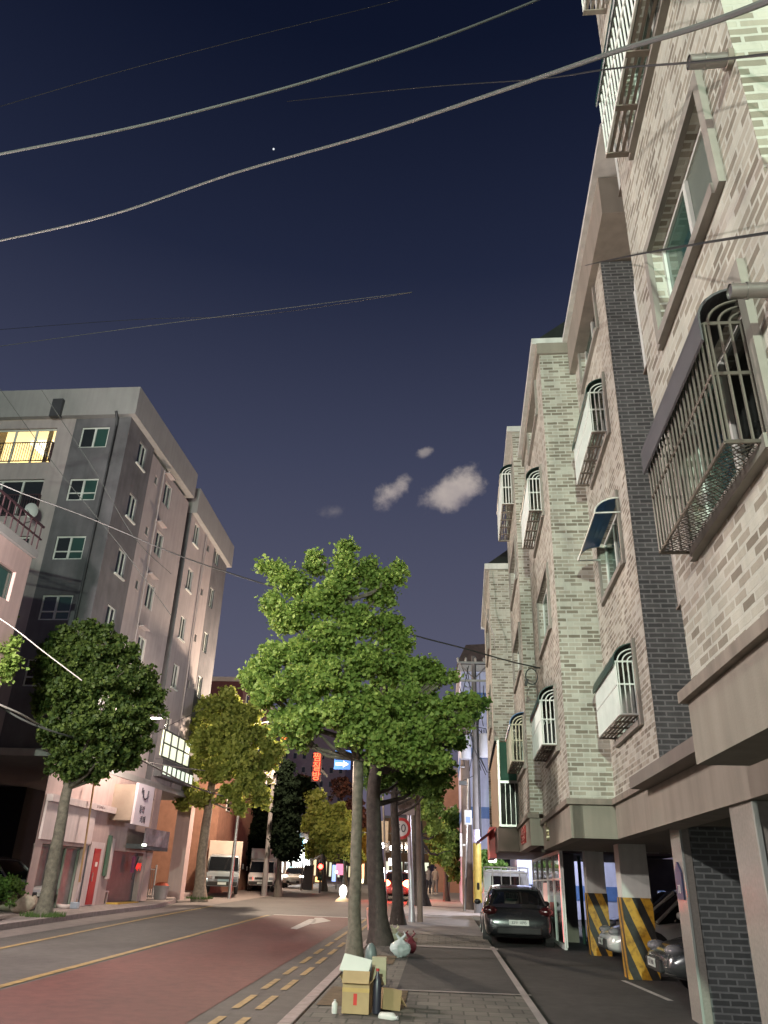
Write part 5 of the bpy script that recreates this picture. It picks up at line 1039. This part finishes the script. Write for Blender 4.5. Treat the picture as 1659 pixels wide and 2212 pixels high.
# traffic signals, direction signs
b0 = (-7.6, 58., gz(58)); y_ = 58.; bpt = b0
SR = glow('signal_red', (1, .03, .02), 30)
RN = glow('red_neon', (1, .06, .02), 7)
q = WY(693, 1872, 58); t_ = thing('traffic_signal', 'traffic signal showing red beside the bright shop', 'traffic light', (q[0], 58, gz(58)))
hq = q[2]-gz(58); MB().tube([(0, .1, 0), (0, .1, hq+.8)], .07, 8).build('pole', CHAR, t_, smooth=True); MB().obox((0, 0, hq-.3), (.38, .22, 1.15)).build('housing', BLK, t_, bevel=.03)
MB().ball((0, -.12, hq), (.16, .06, .16)).build('red_lens', SR, t_, smooth=True); MB().ball((0, -.1, hq-.36), (.13, .05, .13)).build('amber_lens', mat('dark_amber', (.08, .05, .01), .3), t_, smooth=True); MB().ball((0, -.1, hq-.7), (.13, .05, .13)).build('green_lens', mat('dark_green_lens', (.01, .05, .02), .3), t_, smooth=True)
q = WY(684, 1655, 60); t_ = thing('neon_sign', 'vertical red neon letters glowing left of the blue direction signs', 'neon sign', (q[0], 60, q[2]))
MB().box(-.35, .35, .1, .25, -1.1, 1.0).build('backing', mat('sign_backing', (.05, .01, .01), .6), t_)
for k, ch in enumerate('찜질방'): text('neon_letter', ch, .68, RN, t_, (0, .0, .62-.68*k), (R_(90), 0, 0), .03)
MB().box(-.05, .05, .25, 6, -.1, .1).build('bracket', CHAR, t_)
q = WY(615, 1583, 75); t_ = thing('neon_sign', 'small orange neon corner mark above the yellow green ginkgo', 'neon sign', q); MB().box(-.35, -.2, 0, .1, -.6, .7).box(-.2, .25, 0, .1, -.6, -.42).build('letter', glow('orange_neon', (1, .2, .05), 1.5), t_); MB().obox((-.25, .3, -3.4), (.1, .1, 5.6)).build('mast', CHAR, t_)
b0 = (1.2, 42, gz(42))
q1 = WY(742, 1632, 46); q2 = WY(740, 1652, 46); bp_ = WY(762, 1945, 46)
t_ = thing('direction_sign', 'two blue direction signs with white arrows on a tall mast behind the first trunk', 'road sign', (bp_[0], 46, gz(46)))
MB().tube([(0, 0, 0), (q1[0]-bp_[0]+.6, 0, q1[2]-gz(46)+.3)], [.1, .07], 10).build('mast', STEEL, t_, smooth=True)
BLS = mat('sign_blue', (.02, .10, .42), .4, var=0); WHS = mat('sign_arrow_white', (.7, .7, .72), .4, var=0)
for k, qq in enumerate((q1, q2)):
    x, z = qq[0]-bp_[0], qq[2]-gz(46)
    s_ = MB().obox((x, -.12, z), (.95, .03, .55)).build('sign_panel', BLS, t_)
    MB().add([], []) if False else None
    m = MB(); m.prism([(x-.38, z-.05-.0), (x+.05, z-.05), (x+.05, z-.16), (x+.36, z+.02), (x+.05, z+.2), (x+.05, z+.08), (x-.38, z+.08)], -.150, -.138, 'y'); m.build('arrow', WHS, s_)
    MB().tube([(x, -.1, z), (x+.5, 0, z-.05)], .04, 6).build('arm', STEEL, t_)
q1 = WY(826, 1696, 46); bp_ = WY(835, 1945, 46); t_ = thing('round_sign', 'round blue sign high between the second and third trunks', 'road sign', (bp_[0], 46, gz(46)))
MB().tube([(0, 0, 0), (q1[0]-bp_[0], .05, q1[2]-gz(46)+.3)], .05, 8).build('post', STEEL, t_, smooth=True); MB().lathe((q1[0]-bp_[0], -.05, q1[2]-gz(46)), [(.40, 0), (.40, .02)], 24, 'y').build('disc', BLS, t_)
# overhead arm with a round plate far down the road
q = WY(830, 1797, 70); bp_ = WY(885, 1935, 70); t_ = thing('signal_arm', 'horizontal signal arm with a pale round plate far down the road', 'signal arm', (bp_[0], 70, gz(70)))
MB().tube([(0, 0, 0), (0, 0, q[2]-gz(70)-.1), (q[0]-bp_[0]-3, 0, q[2]-gz(70)-.1)], .07, 8).build('arm', STEEL, t_, smooth=True); MB().obox((q[0]-bp_[0], -.1, q[2]-gz(70)), (.7, .05, 1.7)).build('plate', mat('cream_plate', (.55, .48, .36), .5), t_, bevel=.02)
q = WY(1704-750, 1898, 70)
q = WY(970, 1857, 64); t_ = thing('traffic_signal', 'small far pedestrian signal showing green down the right pavement', 'traffic light', (q[0], 64, gz(64))); hq = q[2]-gz(64)
MB().tube([(0, .1, 0), (0, .1, hq+.4)], .06, 8).build('pole', STEEL, t_); MB().obox((0, 0, hq), (.3, .2, .7)).build('housing', BLK, t_); MB().ball((0, -.12, hq), (.1, .05, .14)).build('green_lens', glow('signal_green', (.05, 1, .4), 6), t_)
# far lamps
for k, (px, py, d_, s_) in enumerate(((825, 1826, 95, 1.6), (846, 1832, 100, 1.3), (828, 1880, 84, 1.5), (855, 1877, 88, 1.2), (877, 1884, 80, .9), (887, 1837, 60, .8), (655, 1845, 62, 1.0), (727, 1884, 70, .7))):
    q = WY(px, py, d_); labs = ['farthest white street lamp, upper left of the pair above the brake lights', 'white street lamp, upper right of the pair above the brake lights', 'bright white street lamp just above the left brake light', 'white street lamp just above the right brake light', 'small white lamp between the third trunk and the sign pole', 'round white lamp right of the speed limit sign pole', 'round white lamp beside the bright shop sign', 'small pale lamp left of the first trunk']
    t_ = thing('street_lamp', labs[k], 'street lamp', (q[0], d_, gz(d_)), 0, 'far white street lamps'); hq = q[2]-gz(d_)
    MB().tube([(0, .1, 0), (0, .1, hq)], .06, 6).build('pole', STEEL, t_); MB().ball((0, 0, hq), .17*s_*d_/85, 10, 6).build('lamp_head', glow('white_lamp', (1, .98, .95), 22), t_, smooth=True)
q = GS(740, 1948); t_ = thing('lit_marker', 'white glowing marker lamp standing low on the road beside the first trunk', 'marker lamp', q)
MB().lathe((0, 0, 0), [(.40, 0), (.36, .1), (.2, .2), (.1, .25)], 16).build('base', mat('marker_base', (.6, .5, .35), .5), t_, smooth=True); MB().ball((0, 0, .5), (.2, .2, .3)).build('lamp_head', glow('marker_lamp', (1, .97, .9), 9), t_, smooth=True)

# ------------------------------------------------------------------ small things on the pavement
def flaps(mb, x, y, z, w, d, h, t=.006):
    mb.box(x-w/2, x+w/2, y-d/2, y-d/2+t, z, z+h); mb.box(x-w/2, x+w/2, y+d/2-t, y+d/2, z, z+h); mb.box(x-w/2, x-w/2+t, y-d/2+t, y+d/2-t, z, z+h); mb.box(x+w/2-t, x+w/2, y-d/2+t, y+d/2-t, z, z+h); mb.box(x-w/2+t, x+w/2-t, y-d/2+t, y+d/2-t, z, z+t)
b0 = GS(768, 2190, .12); bz = gz(b0[1])+.115
t_ = thing('cardboard_box', 'tall open taped cardboard box with a red mark at the foot of the nearest tree', 'box', (b0[0], b0[1]+.15, bz), R_(-4))
m = MB(); flaps(m, 0, 0, 0, .37, .30, .36); m.obox((0, -.185, .43), (.37, .006, .16), rx=R_(-28)); m.obox((-.21, 0, .40), (.006, .28, .09), ry=R_(-35)); m.obox((.22, 0, .39), (.006, .28, .09), ry=R_(40)); m.build('box_shell', CARD, t_)
MB().box(-.187, .187, -.1535, -.1505, .25, .30).build('tape', mat('packing_tape', (.50, .34, .12), .35), t_); MB().box(-.03, .02, -.1545, -.152, .10, .235).build('red_mark', mat('red_print', (.55, .03, .02), .6), t_)
t_.scale = (.88, .88, .88)
t_ = thing('foam_lid', 'white foam lid leaning on top of the tall cardboard box', 'foam lid', (b0[0]-.03, b0[1]+.12, bz+.49)); MB().obox((0, 0, 0), (.36, .03, .22), rx=R_(-38), ry=R_(12)).build('lid', mat('white_foam', (.62, .64, .58), .8, var=.05), t_, bevel=.008)
t_ = thing('grey_bag', 'blue grey crumpled bag standing behind the foam lid', 'bag', (b0[0]+.12, b0[1]+.75, bz))
m = MB(); m.ball((0, 0, .24), (.15, .12, .26), 14, 10); m.ball((-.02, 0, .54), (.08, .07, .16), 12, 8); o = m.build('bag_body', mat('blue_grey_plastic', (.12, .15, .15), .4, var=.2), t_, smooth=True); MB().box(.02, .20, -.28, -.16, .26, .56).build('carton', mat('pale_carton', (.42, .38, .26), .8), t_)
def bottle(label, x, y, body, cap, h=.42, r=.05, rx=0, rz=0):
    t = thing('bottle', label, 'bottle', (x, y, bz), rz); m = MB(); m.lathe((0, 0, 0), [(r*.9, 0), (r, .02), (r, h*.72), (r*.8, h*.8), (r*.35, h*.9), (r*.33, h*.96)], 16)
    o = m.build('bottle_body', body, t, smooth=True); c = MB().lathe((0, 0, h*.955), [(r*.42, 0), (r*.42, h*.06)], 12).build('cap', cap, t, smooth=True); t.rotation_euler = (rx, 0, rz); return t
bottle('dark blue bottle with a red cap standing right of the tall cardboard box', b0[0]+.24, b0[1]+.12, mat('navy_plastic', (.03, .03, .045), .35, spec=.7), mat('red_cap', (.45, .03, .03), .4), .46, .05)
bottle('white bottle lying at the right corner of the tall cardboard box', b0[0]+.30, b0[1]-.08, mat('white_plastic', (.6, .6, .56), .4, var=.05), mat('pale_cap', (.5, .5, .5), .4), .24, .05, R_(88), R_(60))
bottle('small white tub standing at the left corner of the tall cardboard box', b0[0]-.25, b0[1]-.02, MATS['white_plastic'], MATS['pale_cap'], .14, .035)
b1 = GS(836, 2182, .12); t_ = thing('cardboard_box', 'small crushed cardboard box lying right of the tall one', 'box', (b1[0], b1[1]+.1, bz), R_(20))
m = MB(); m.obox((0, 0, .12), (.26, .22, .22), rz=.2, ry=.12); m.obox((.17, -.03, .1), (.12, .2, .006), ry=R_(55)); m.build('box_shell', CARD, t_, bevel=.006)
def bag(label, px, py, s, m_, seed, sq=1.0):
    p = GS(px, py, .12); t = thing('plastic_bag', label, 'bag', (p[0], p[1], gz(p[1])+.112), 0, 'rubbish bags by the second trunk'); g = random.Random(seed)
    n, k_ = 22, 14; vs = []; fs = []
    for i in range(k_+1):
        f_ = i/k_; r_ = s*(.98*math.sin(min(1, f_*1.5+.25)*math.pi*.56) if f_ < .6 else .95*(1-(f_-.6)/.4)**1.3+.07); z_ = s*1.75*f_*sq
        for k in range(n):
            a = 2*math.pi*k/n; w_ = 1+.12*math.sin(a*5+seed+f_*3)+g.uniform(-.06, .06); vs.append((r_*w_*math.cos(a), r_*w_*.8*math.sin(a), z_+g.uniform(-.01, .01)))
    for i in range(k_):
        for k in range(n): fs.append((i*n+k, i*n+(k+1) % n, (i+1)*n+(k+1) % n, (i+1)*n+k))
    fs.append(tuple(range(n-1, -1, -1))); fs.append(tuple(k_*n+k for k in range(n))); m = MB(); m.add(vs, fs); m.build('bag_body', m_, t, smooth=True)
    for sg_ in (-1, 1): MB().tube([(sg_*.03, 0, s*1.65*sq), (sg_*.09, 0, s*2.0*sq), (sg_*.05, .01, s*2.25*sq)], [.03, .025, .012], 6).build('handle', m_, t, smooth=True)
TB = mat('translucent_white_plastic', (.50, .56, .56), .35, var=.25, vscale=7, trans=.15)
bag('white translucent rubbish bag at the foot of the second trunk', 865, 2066, .195, TB, 2)
bag('pale knotted bag with lit handles behind the white rubbish bag', 852, 2036, .17, mat('pale_bag', (.50, .46, .34), .4, var=.3, vscale=8), 5)
bag('dark red shopping bag right of the white rubbish bag', 886, 2058, .135, mat('dark_red_bag', (.10, .012, .02), .5), 9, 1.35)
t_ = thing('pink_bin', 'small pink and white bin behind the second trunk', 'bin', tuple(GS(806, 2010, .1)[:2])+(gz(GS(806, 2010, .1)[1])+.11,)); MB().lathe((0, 0, 0), [(.16, 0), (.2, .35), (.21, .5)], 14).build('bin_body', mat('pink_plastic', (.55, .30, .28), .5), t_, smooth=True); MB().lathe((0, 0, .5), [(.22, 0), (.2, .05), (.05, .09)], 14).build('lid', mat('orange_lid', (.6, .22, .12), .5), t_, smooth=True)
# left pavement furniture
q = GS(225, 1946); t_ = thing('bench', 'small white bench in front of the grey shutter', 'bench', (-12.95, 31.6, gz(31.6)+.13), R_(88))
MB().box(-.75, .75, -.2, .2, .40, .45).build('seat', PWH, t_, bevel=.01); MB().box(-.75, .75, .17, .21, .6, .78).build('backrest', PWH, t_)
for x in (-.7, .64):
    for y in (-.19, .14): MB().box(x, x+.06, y, y+.05, 0, .40 if y < 0 else .78).build('leg', PWH, t_)
q = GS(350, 1948); t_ = thing('metal_fence', 'steel railing fence beside the dark passage', 'fence', (-13.2, 36.4, gz(36.4)+.13), R_(88)); m = MB()
for k in range(9): MB().tube([(k*.26, 0, 0), (k*.26, 0, 1.25)], .02, 6).build('bar', STEEL, t_)
for z in (.12, 1.2): MB().tube([(0, 0, z), (2.1, 0, z)], .025, 6).build('rail', STEEL, t_)
MB().tube([(2.15, 0, 0), (2.15, 0, 1.4)], .045, 8).build('end_post', WHM, t_)
def bucket(label, x, y, c, r=.28, h=.5, cap=None):
    t = thing('planter', label, 'planter', (x, y, gz(y)+.13), 0, 'tubs on the left pavement'); MB().lathe((0, 0, 0), [(r*.8, 0), (r, h), (r*1.06, h), (r*1.06, h+.05), (r*.9, h+.05)], 16).build('tub', c, t, smooth=True)
    if cap: MB().ball((0, 0, h+.05), (r*.95, r*.95, .14), 12, 6).build('flowers', cap, t, smooth=True)
q = GS(302, 1948); bucket('brown tub standing by the pink pillar', -12.9, 35.3, mat('brown_tub', (.25, .17, .11), .7), .24, .55)
q = GS(358, 1955); bucket('grey tub with orange red flowers by the fence', -12.3, 37.2, mat('grey_tub', (.30, .25, .25), .7), .33, .5, mat('orange_flowers', (.6, .10, .05), .8, var=.4, vscale=20))
q = GS(10, 1960); bsh = WY(8, 1905, 25)
t_ = tree('low dark shrub at the left edge behind the rubble sacks', (bsh[0]-.4, 25, gz(25)+.13), [(bsh[0]-.4, 25, gz(25)+.13), (bsh[0]-.4, 25, gz(25)+.6)], .05, [(bsh[0]-.7, 25, gz(25)+.95, .75, .6, .6), (bsh[0]+.1, 25, gz(25)+.75, .5, .5, .45)], 5000, .08, LD, BARKD, 51, name='shrub')
q = GS(35, 1975)
for k, (px, py, lab) in enumerate(((40, 1972, 'pale crumpled sack, front one of the pile at the left edge'), (20, 1968, 'pale crumpled sack at the left end of the pile'), (58, 1966, 'pale crumpled sack beside the black pole'))):
    p = GS(px, py, .13); t_ = thing('sack', lab, 'sack', (p[0], p[1], gz(p[1])+.13), k*1.1, 'sacks piled by the black pole')
    V = []; m = MB(); m.ball((0, 0, .2), (.36, .26, .22), 16, 10); g = random.Random(k); m.v = [(x*(1+.25*math.sin(9*y+k))+g.uniform(-.02, .02), y, max(0, z*(1+.3*math.sin(7*x+k)))) for x, y, z in m.v]; m.build('sack_body', mat('pale_sack', (.40, .33, .26), .8, var=.35, vscale=6), t_, smooth=True)
m = None
t_ = thing('red_barrier', 'row of red posts on a dark rail at the left edge', 'barrier', (-17.2, 27.5, gz(27)+.1), R_(4))
for k in range(7): MB().tube([(k*.33, 0, .5), (k*.33, 0, 1.15)], [.05, .02], 8).build('post', glow('red_post_glow', (1, .05, .04), .55), t_)  # posts emit red themselves to look lit
MB().box(-.2, 2.3, -.03, .03, .75, .85).build('rail', STEEL, t_)
for x in (-.1, 2.1): MB().box(x, x+.06, -.03, .03, 0, .75).build('leg', STEEL, t_)

# ------------------------------------------------------------------ people (small, far off)
def person(label, loc, rz, top, trs, stride=.18, s=1.0, arms=(.1, -.1)):
    vs = {}; E_ = []; R__ = {}; L_ = []
    def P(n, x, y, z, r): vs[n] = len(L_); L_.append((x*s, y*s, z*s)); R__[len(L_)-1] = r*s
    P('pel', 0, 0, .95, .15); P('ch', 0, .02, 1.28, .16); P('sh', 0, 0, 1.44, .11); P('nk', 0, 0, 1.52, .055); P('hd', 0, .02, 1.64, .095); P('tp', 0, .01, 1.73, .07)
    for sg_, st_ in ((-1, 1), (1, -1)):
        a = 'l' if sg_ < 0 else 'r'; k = stride*st_
        P(a+'h', sg_*.09, 0, .88, .095); P(a+'k', sg_*.10, k*.6+.04, .50, .065); P(a+'a', sg_*.10, k, .09, .045); P(a+'f', sg_*.11, k+.14, .035, .035)
        P(a+'s', sg_*.18, 0, 1.40, .06); P(a+'e', sg_*.24, -k*.5, 1.12, .045); P(a+'w', sg_*.24, -k*.8+.1, .88, .035); P(a+'g', sg_*.24, -k*.8+.15, .80, .03)
        E_ += [('pel', a+'h'), (a+'h', a+'k'), (a+'k', a+'a'), (a+'a', a+'f'), ('sh', a+'s'), (a+'s', a+'e'), (a+'e', a+'w'), (a+'w', a+'g')]
    E_ += [('pel', 'ch'), ('ch', 'sh'), ('sh', 'nk'), ('nk', 'hd'), ('hd', 'tp')]
    me = bpy.data.meshes.new('person'); me.from_pydata(L_, [(vs[a], vs[b]) for a, b in E_], []); o = bpy.data.objects.new('person', me); C.objects.link(o)
    md = o.modifiers.new('skin', 'SKIN'); me.skin_vertices or None
    if not me.skin_vertices: pass
    for i, d in enumerate(me.skin_vertices[0].data if me.skin_vertices else []): d.radius = (R__[i], R__[i]); d.use_root = i == 0
    o.modifiers.new('sub', 'SUBSURF').render_levels = 2; me.materials.append(top)
    o.location = tuple(float(q) for q in loc); o.rotation_euler = (0, 0, rz); tag(o, label, 'person')
    hr = MB().ball((0, -.005*s, 1.69*s), (.105*s, .115*s, .09*s)).build('hair', BLK, o, smooth=True)
    m = MB()
    for sg_, st_ in ((-1, 1), (1, -1)):
        k = stride*st_; m.tube([(sg_*.08*s, 0, .93*s), (sg_*.10*s, (k*.6+.04)*s, .5*s), (sg_*.10*s, k*s, .1*s)], [.115*s, .085*s, .07*s], 10)
    m.build('trousers', trs, o, smooth=True); return o
CG = mat('grey_cloth', (.22, .20, .20), .9, var=.1); CD = mat('dark_cloth', (.03, .03, .04), .9); CB = mat('blue_cloth', (.05, .08, .16), .9); CWc = mat('pale_cloth', (.45, .36, .30), .9)
def pg(px, y): q = WY(px, 1930, y); return (q[0], y, gz(y)+.12)
person('person in pale clothes walking on the far right pavement beyond the trees', pg(940, 60), R_(10), CWc, CG)
person('person in grey standing beside the pale walker on the far right pavement', pg(925, 58), R_(190), CG, CD, .08)
person('person in dark blue walking in front of the bright shop', (-11.5, 58, gz(58)), R_(60), CB, CD)
person('person in dark clothes standing near the shop window', (-12.4, 70.2, gz(70)+.12), R_(-30), CD, CD, .05)
t_ = thing('notice_board', 'dark standing board in front of the bright shop', 'board', (WY(663, 1925, 64)[0], 64, gz(64))); MB().box(-.35, .35, 0, .08, 0, 1.7).build('panel', CHAR, t_, bevel=.02); MB().box(.36, .42, -.02, .1, 0, 1.75).build('edge_strip', mat('orange_edge', (.5, .25, .12), .6), t_)

# ------------------------------------------------------------------ overhead cables
CAB = mat('cable_sheath', (.09, .095, .09), .6, var=0); CABL = mat('pale_cable_sheath', (.34, .32, .30), .6, var=0); CABD = mat('dark_cable_sheath', (.02, .02, .02), .5, var=0)
def cable(label, pts, r, m, n=22):
    """pts = (px, py, distance); smooth sag through the surveyed points"""
    P3 = [Vector(WY(px, py, y)) for px, py, y in pts]; out_ = []
    for i in range(len(P3)-1):
        a = P3[max(i-1, 0)]; b = P3[i]; c_ = P3[i+1]; d = P3[min(i+2, len(P3)-1)]
        for k in range(n):
            t = k/n; out_.append(.5*((2*b)+(c_-a)*t+(2*a-5*b+4*c_-d)*t*t+(3*b-a-3*c_+d)*t**3))
    out_.append(P3[-1]); o = MB().tube(out_, r, 6).build('overhead_cable', m, smooth=True); tag(o, label, 'cable', 'overhead cables'); return o
cable('thick grey cable, upper of the two that cross the whole sky', [(-260, 385, 10), (0, 333, 10), (250, 283, 10), (440, 237, 10), (700, 165, 10), (985, 70, 10), (1280, -50, 10)], .026, CAB)
cable('thick grey cable running from the left edge over the nearest brick building', [(-200, 560, 12), (0, 520, 11.3), (240, 464, 10.2), (500, 376, 9), (800, 290, 7.3), (1080, 197, 5.5), (1310, 118, 4.1), (1500, 60, 3.2), (1659, 2, 2.6), (1850, -80, 2.2)], .020, CAB)
cable('faint thin cable nearest the top left corner', [(-100, 258, 18), (0, 230, 18), (240, 160, 18), (560, 75, 18), (860, 0, 18), (1100, -70, 18)], .012, CABD)
cable('thin cable between the two thick ones running to the top cage', [(620, 219, 13), (900, 190, 10), (1150, 172, 7.2), (1310, 150, 4.3), (1480, 136, 3.4), (1659, 117, 2.7), (1800, 100, 2.4)], .008, CABD)
cable('thin dark cable across the tall pier and the green window', [(1265, 573, 9.3), (1360, 553, 6.0), (1500, 528, 3.9), (1659, 503, 2.8), (1800, 480, 2.3)], .0085, CABD)
cable('pair of faint cables low in the sky, upper one', [(-100, 765, 24), (0, 748, 24), (350, 700, 24), (700, 655, 24), (890, 631, 24)], .012, CAB)
cable('pair of faint cables low in the sky, lower one', [(-100, 722, 26), (0, 712, 26), (300, 690, 26), (560, 680, 26), (890, 632, 24)], .010, CABD)
cable('dark cable sagging from the left block over the tree to the brick wall', [(-150, 960, 16), (0, 1045, 17), (200, 1122, 18), (400, 1205, 18.5), (580, 1265, 19), (760, 1325, 19), (880, 1368, 19), (1000, 1400, 19), (1100, 1428, 18.8), (1158, 1441, 18.6)], .018, CABD)
cable('slanting cable down the front of the beige block from its left corner', [(0, 840, 21), (130, 1020, 21.5), (260, 1180, 22), (370, 1330, 23)], .011, CAB)
cable('slanting cable down the front of the beige block from its roof middle', [(90, 843, 21), (200, 1010, 22), (290, 1160, 23), (370, 1240, 25)], .011, CAB)
cable('bright pale cable crossing in front of the round ginkgo', [(-60, 1300, 17), (20, 1350, 17), (100, 1412, 17), (177, 1470, 17)], .013, CABL)
cable('cable from the round ginkgo to the board on the grey pole', [(-60, 1500, 20), (40, 1540, 21), (130, 1590, 24), (250, 1632, 28), (370, 1655, 34), (470, 1668, 40), (560, 1680, 48)], .026, CABL)
cable('thin cable passing the white lit window to the yellow green ginkgo', [(340, 1580, 28), (440, 1530, 30), (360, 1552, 30)][:2], .01, CAB)
cable('bundled cable running low over the shop signs', [(-40, 1500, 22), (60, 1560, 22), (180, 1600, 24), (300, 1640, 28), (420, 1700, 34), (520, 1730, 42)], .03, CAB)
cable('pale cable hanging free at the corner of the farthest brick building', [(1052, 1235, 24.2), (1044, 1275, 24), (1047, 1320, 24), (1066, 1370, 24), (1068, 1400, 24)], .016, CABL)
t_ = thing('cable_coil', 'black cable coil with a small box hanging on the brick wall', 'cable coil', WY(1148, 1462, 18.5))
m = MB(); m.tube([(.14*math.cos(a), -.03, .19*math.sin(a)) for a in np.linspace(0, 2*math.pi, 24)], .014, 6); m.build('coil', CABD, t_, smooth=True); MB().obox((-.13, -.03, -.14), (.07, .07, .17), ry=.3).build('splice_box', CABD, t_, bevel=.01); MB().tube([(.05, 0, .23), (.4, .05, .22)], .02, 6).build('strain_clamp', CABD, t_)
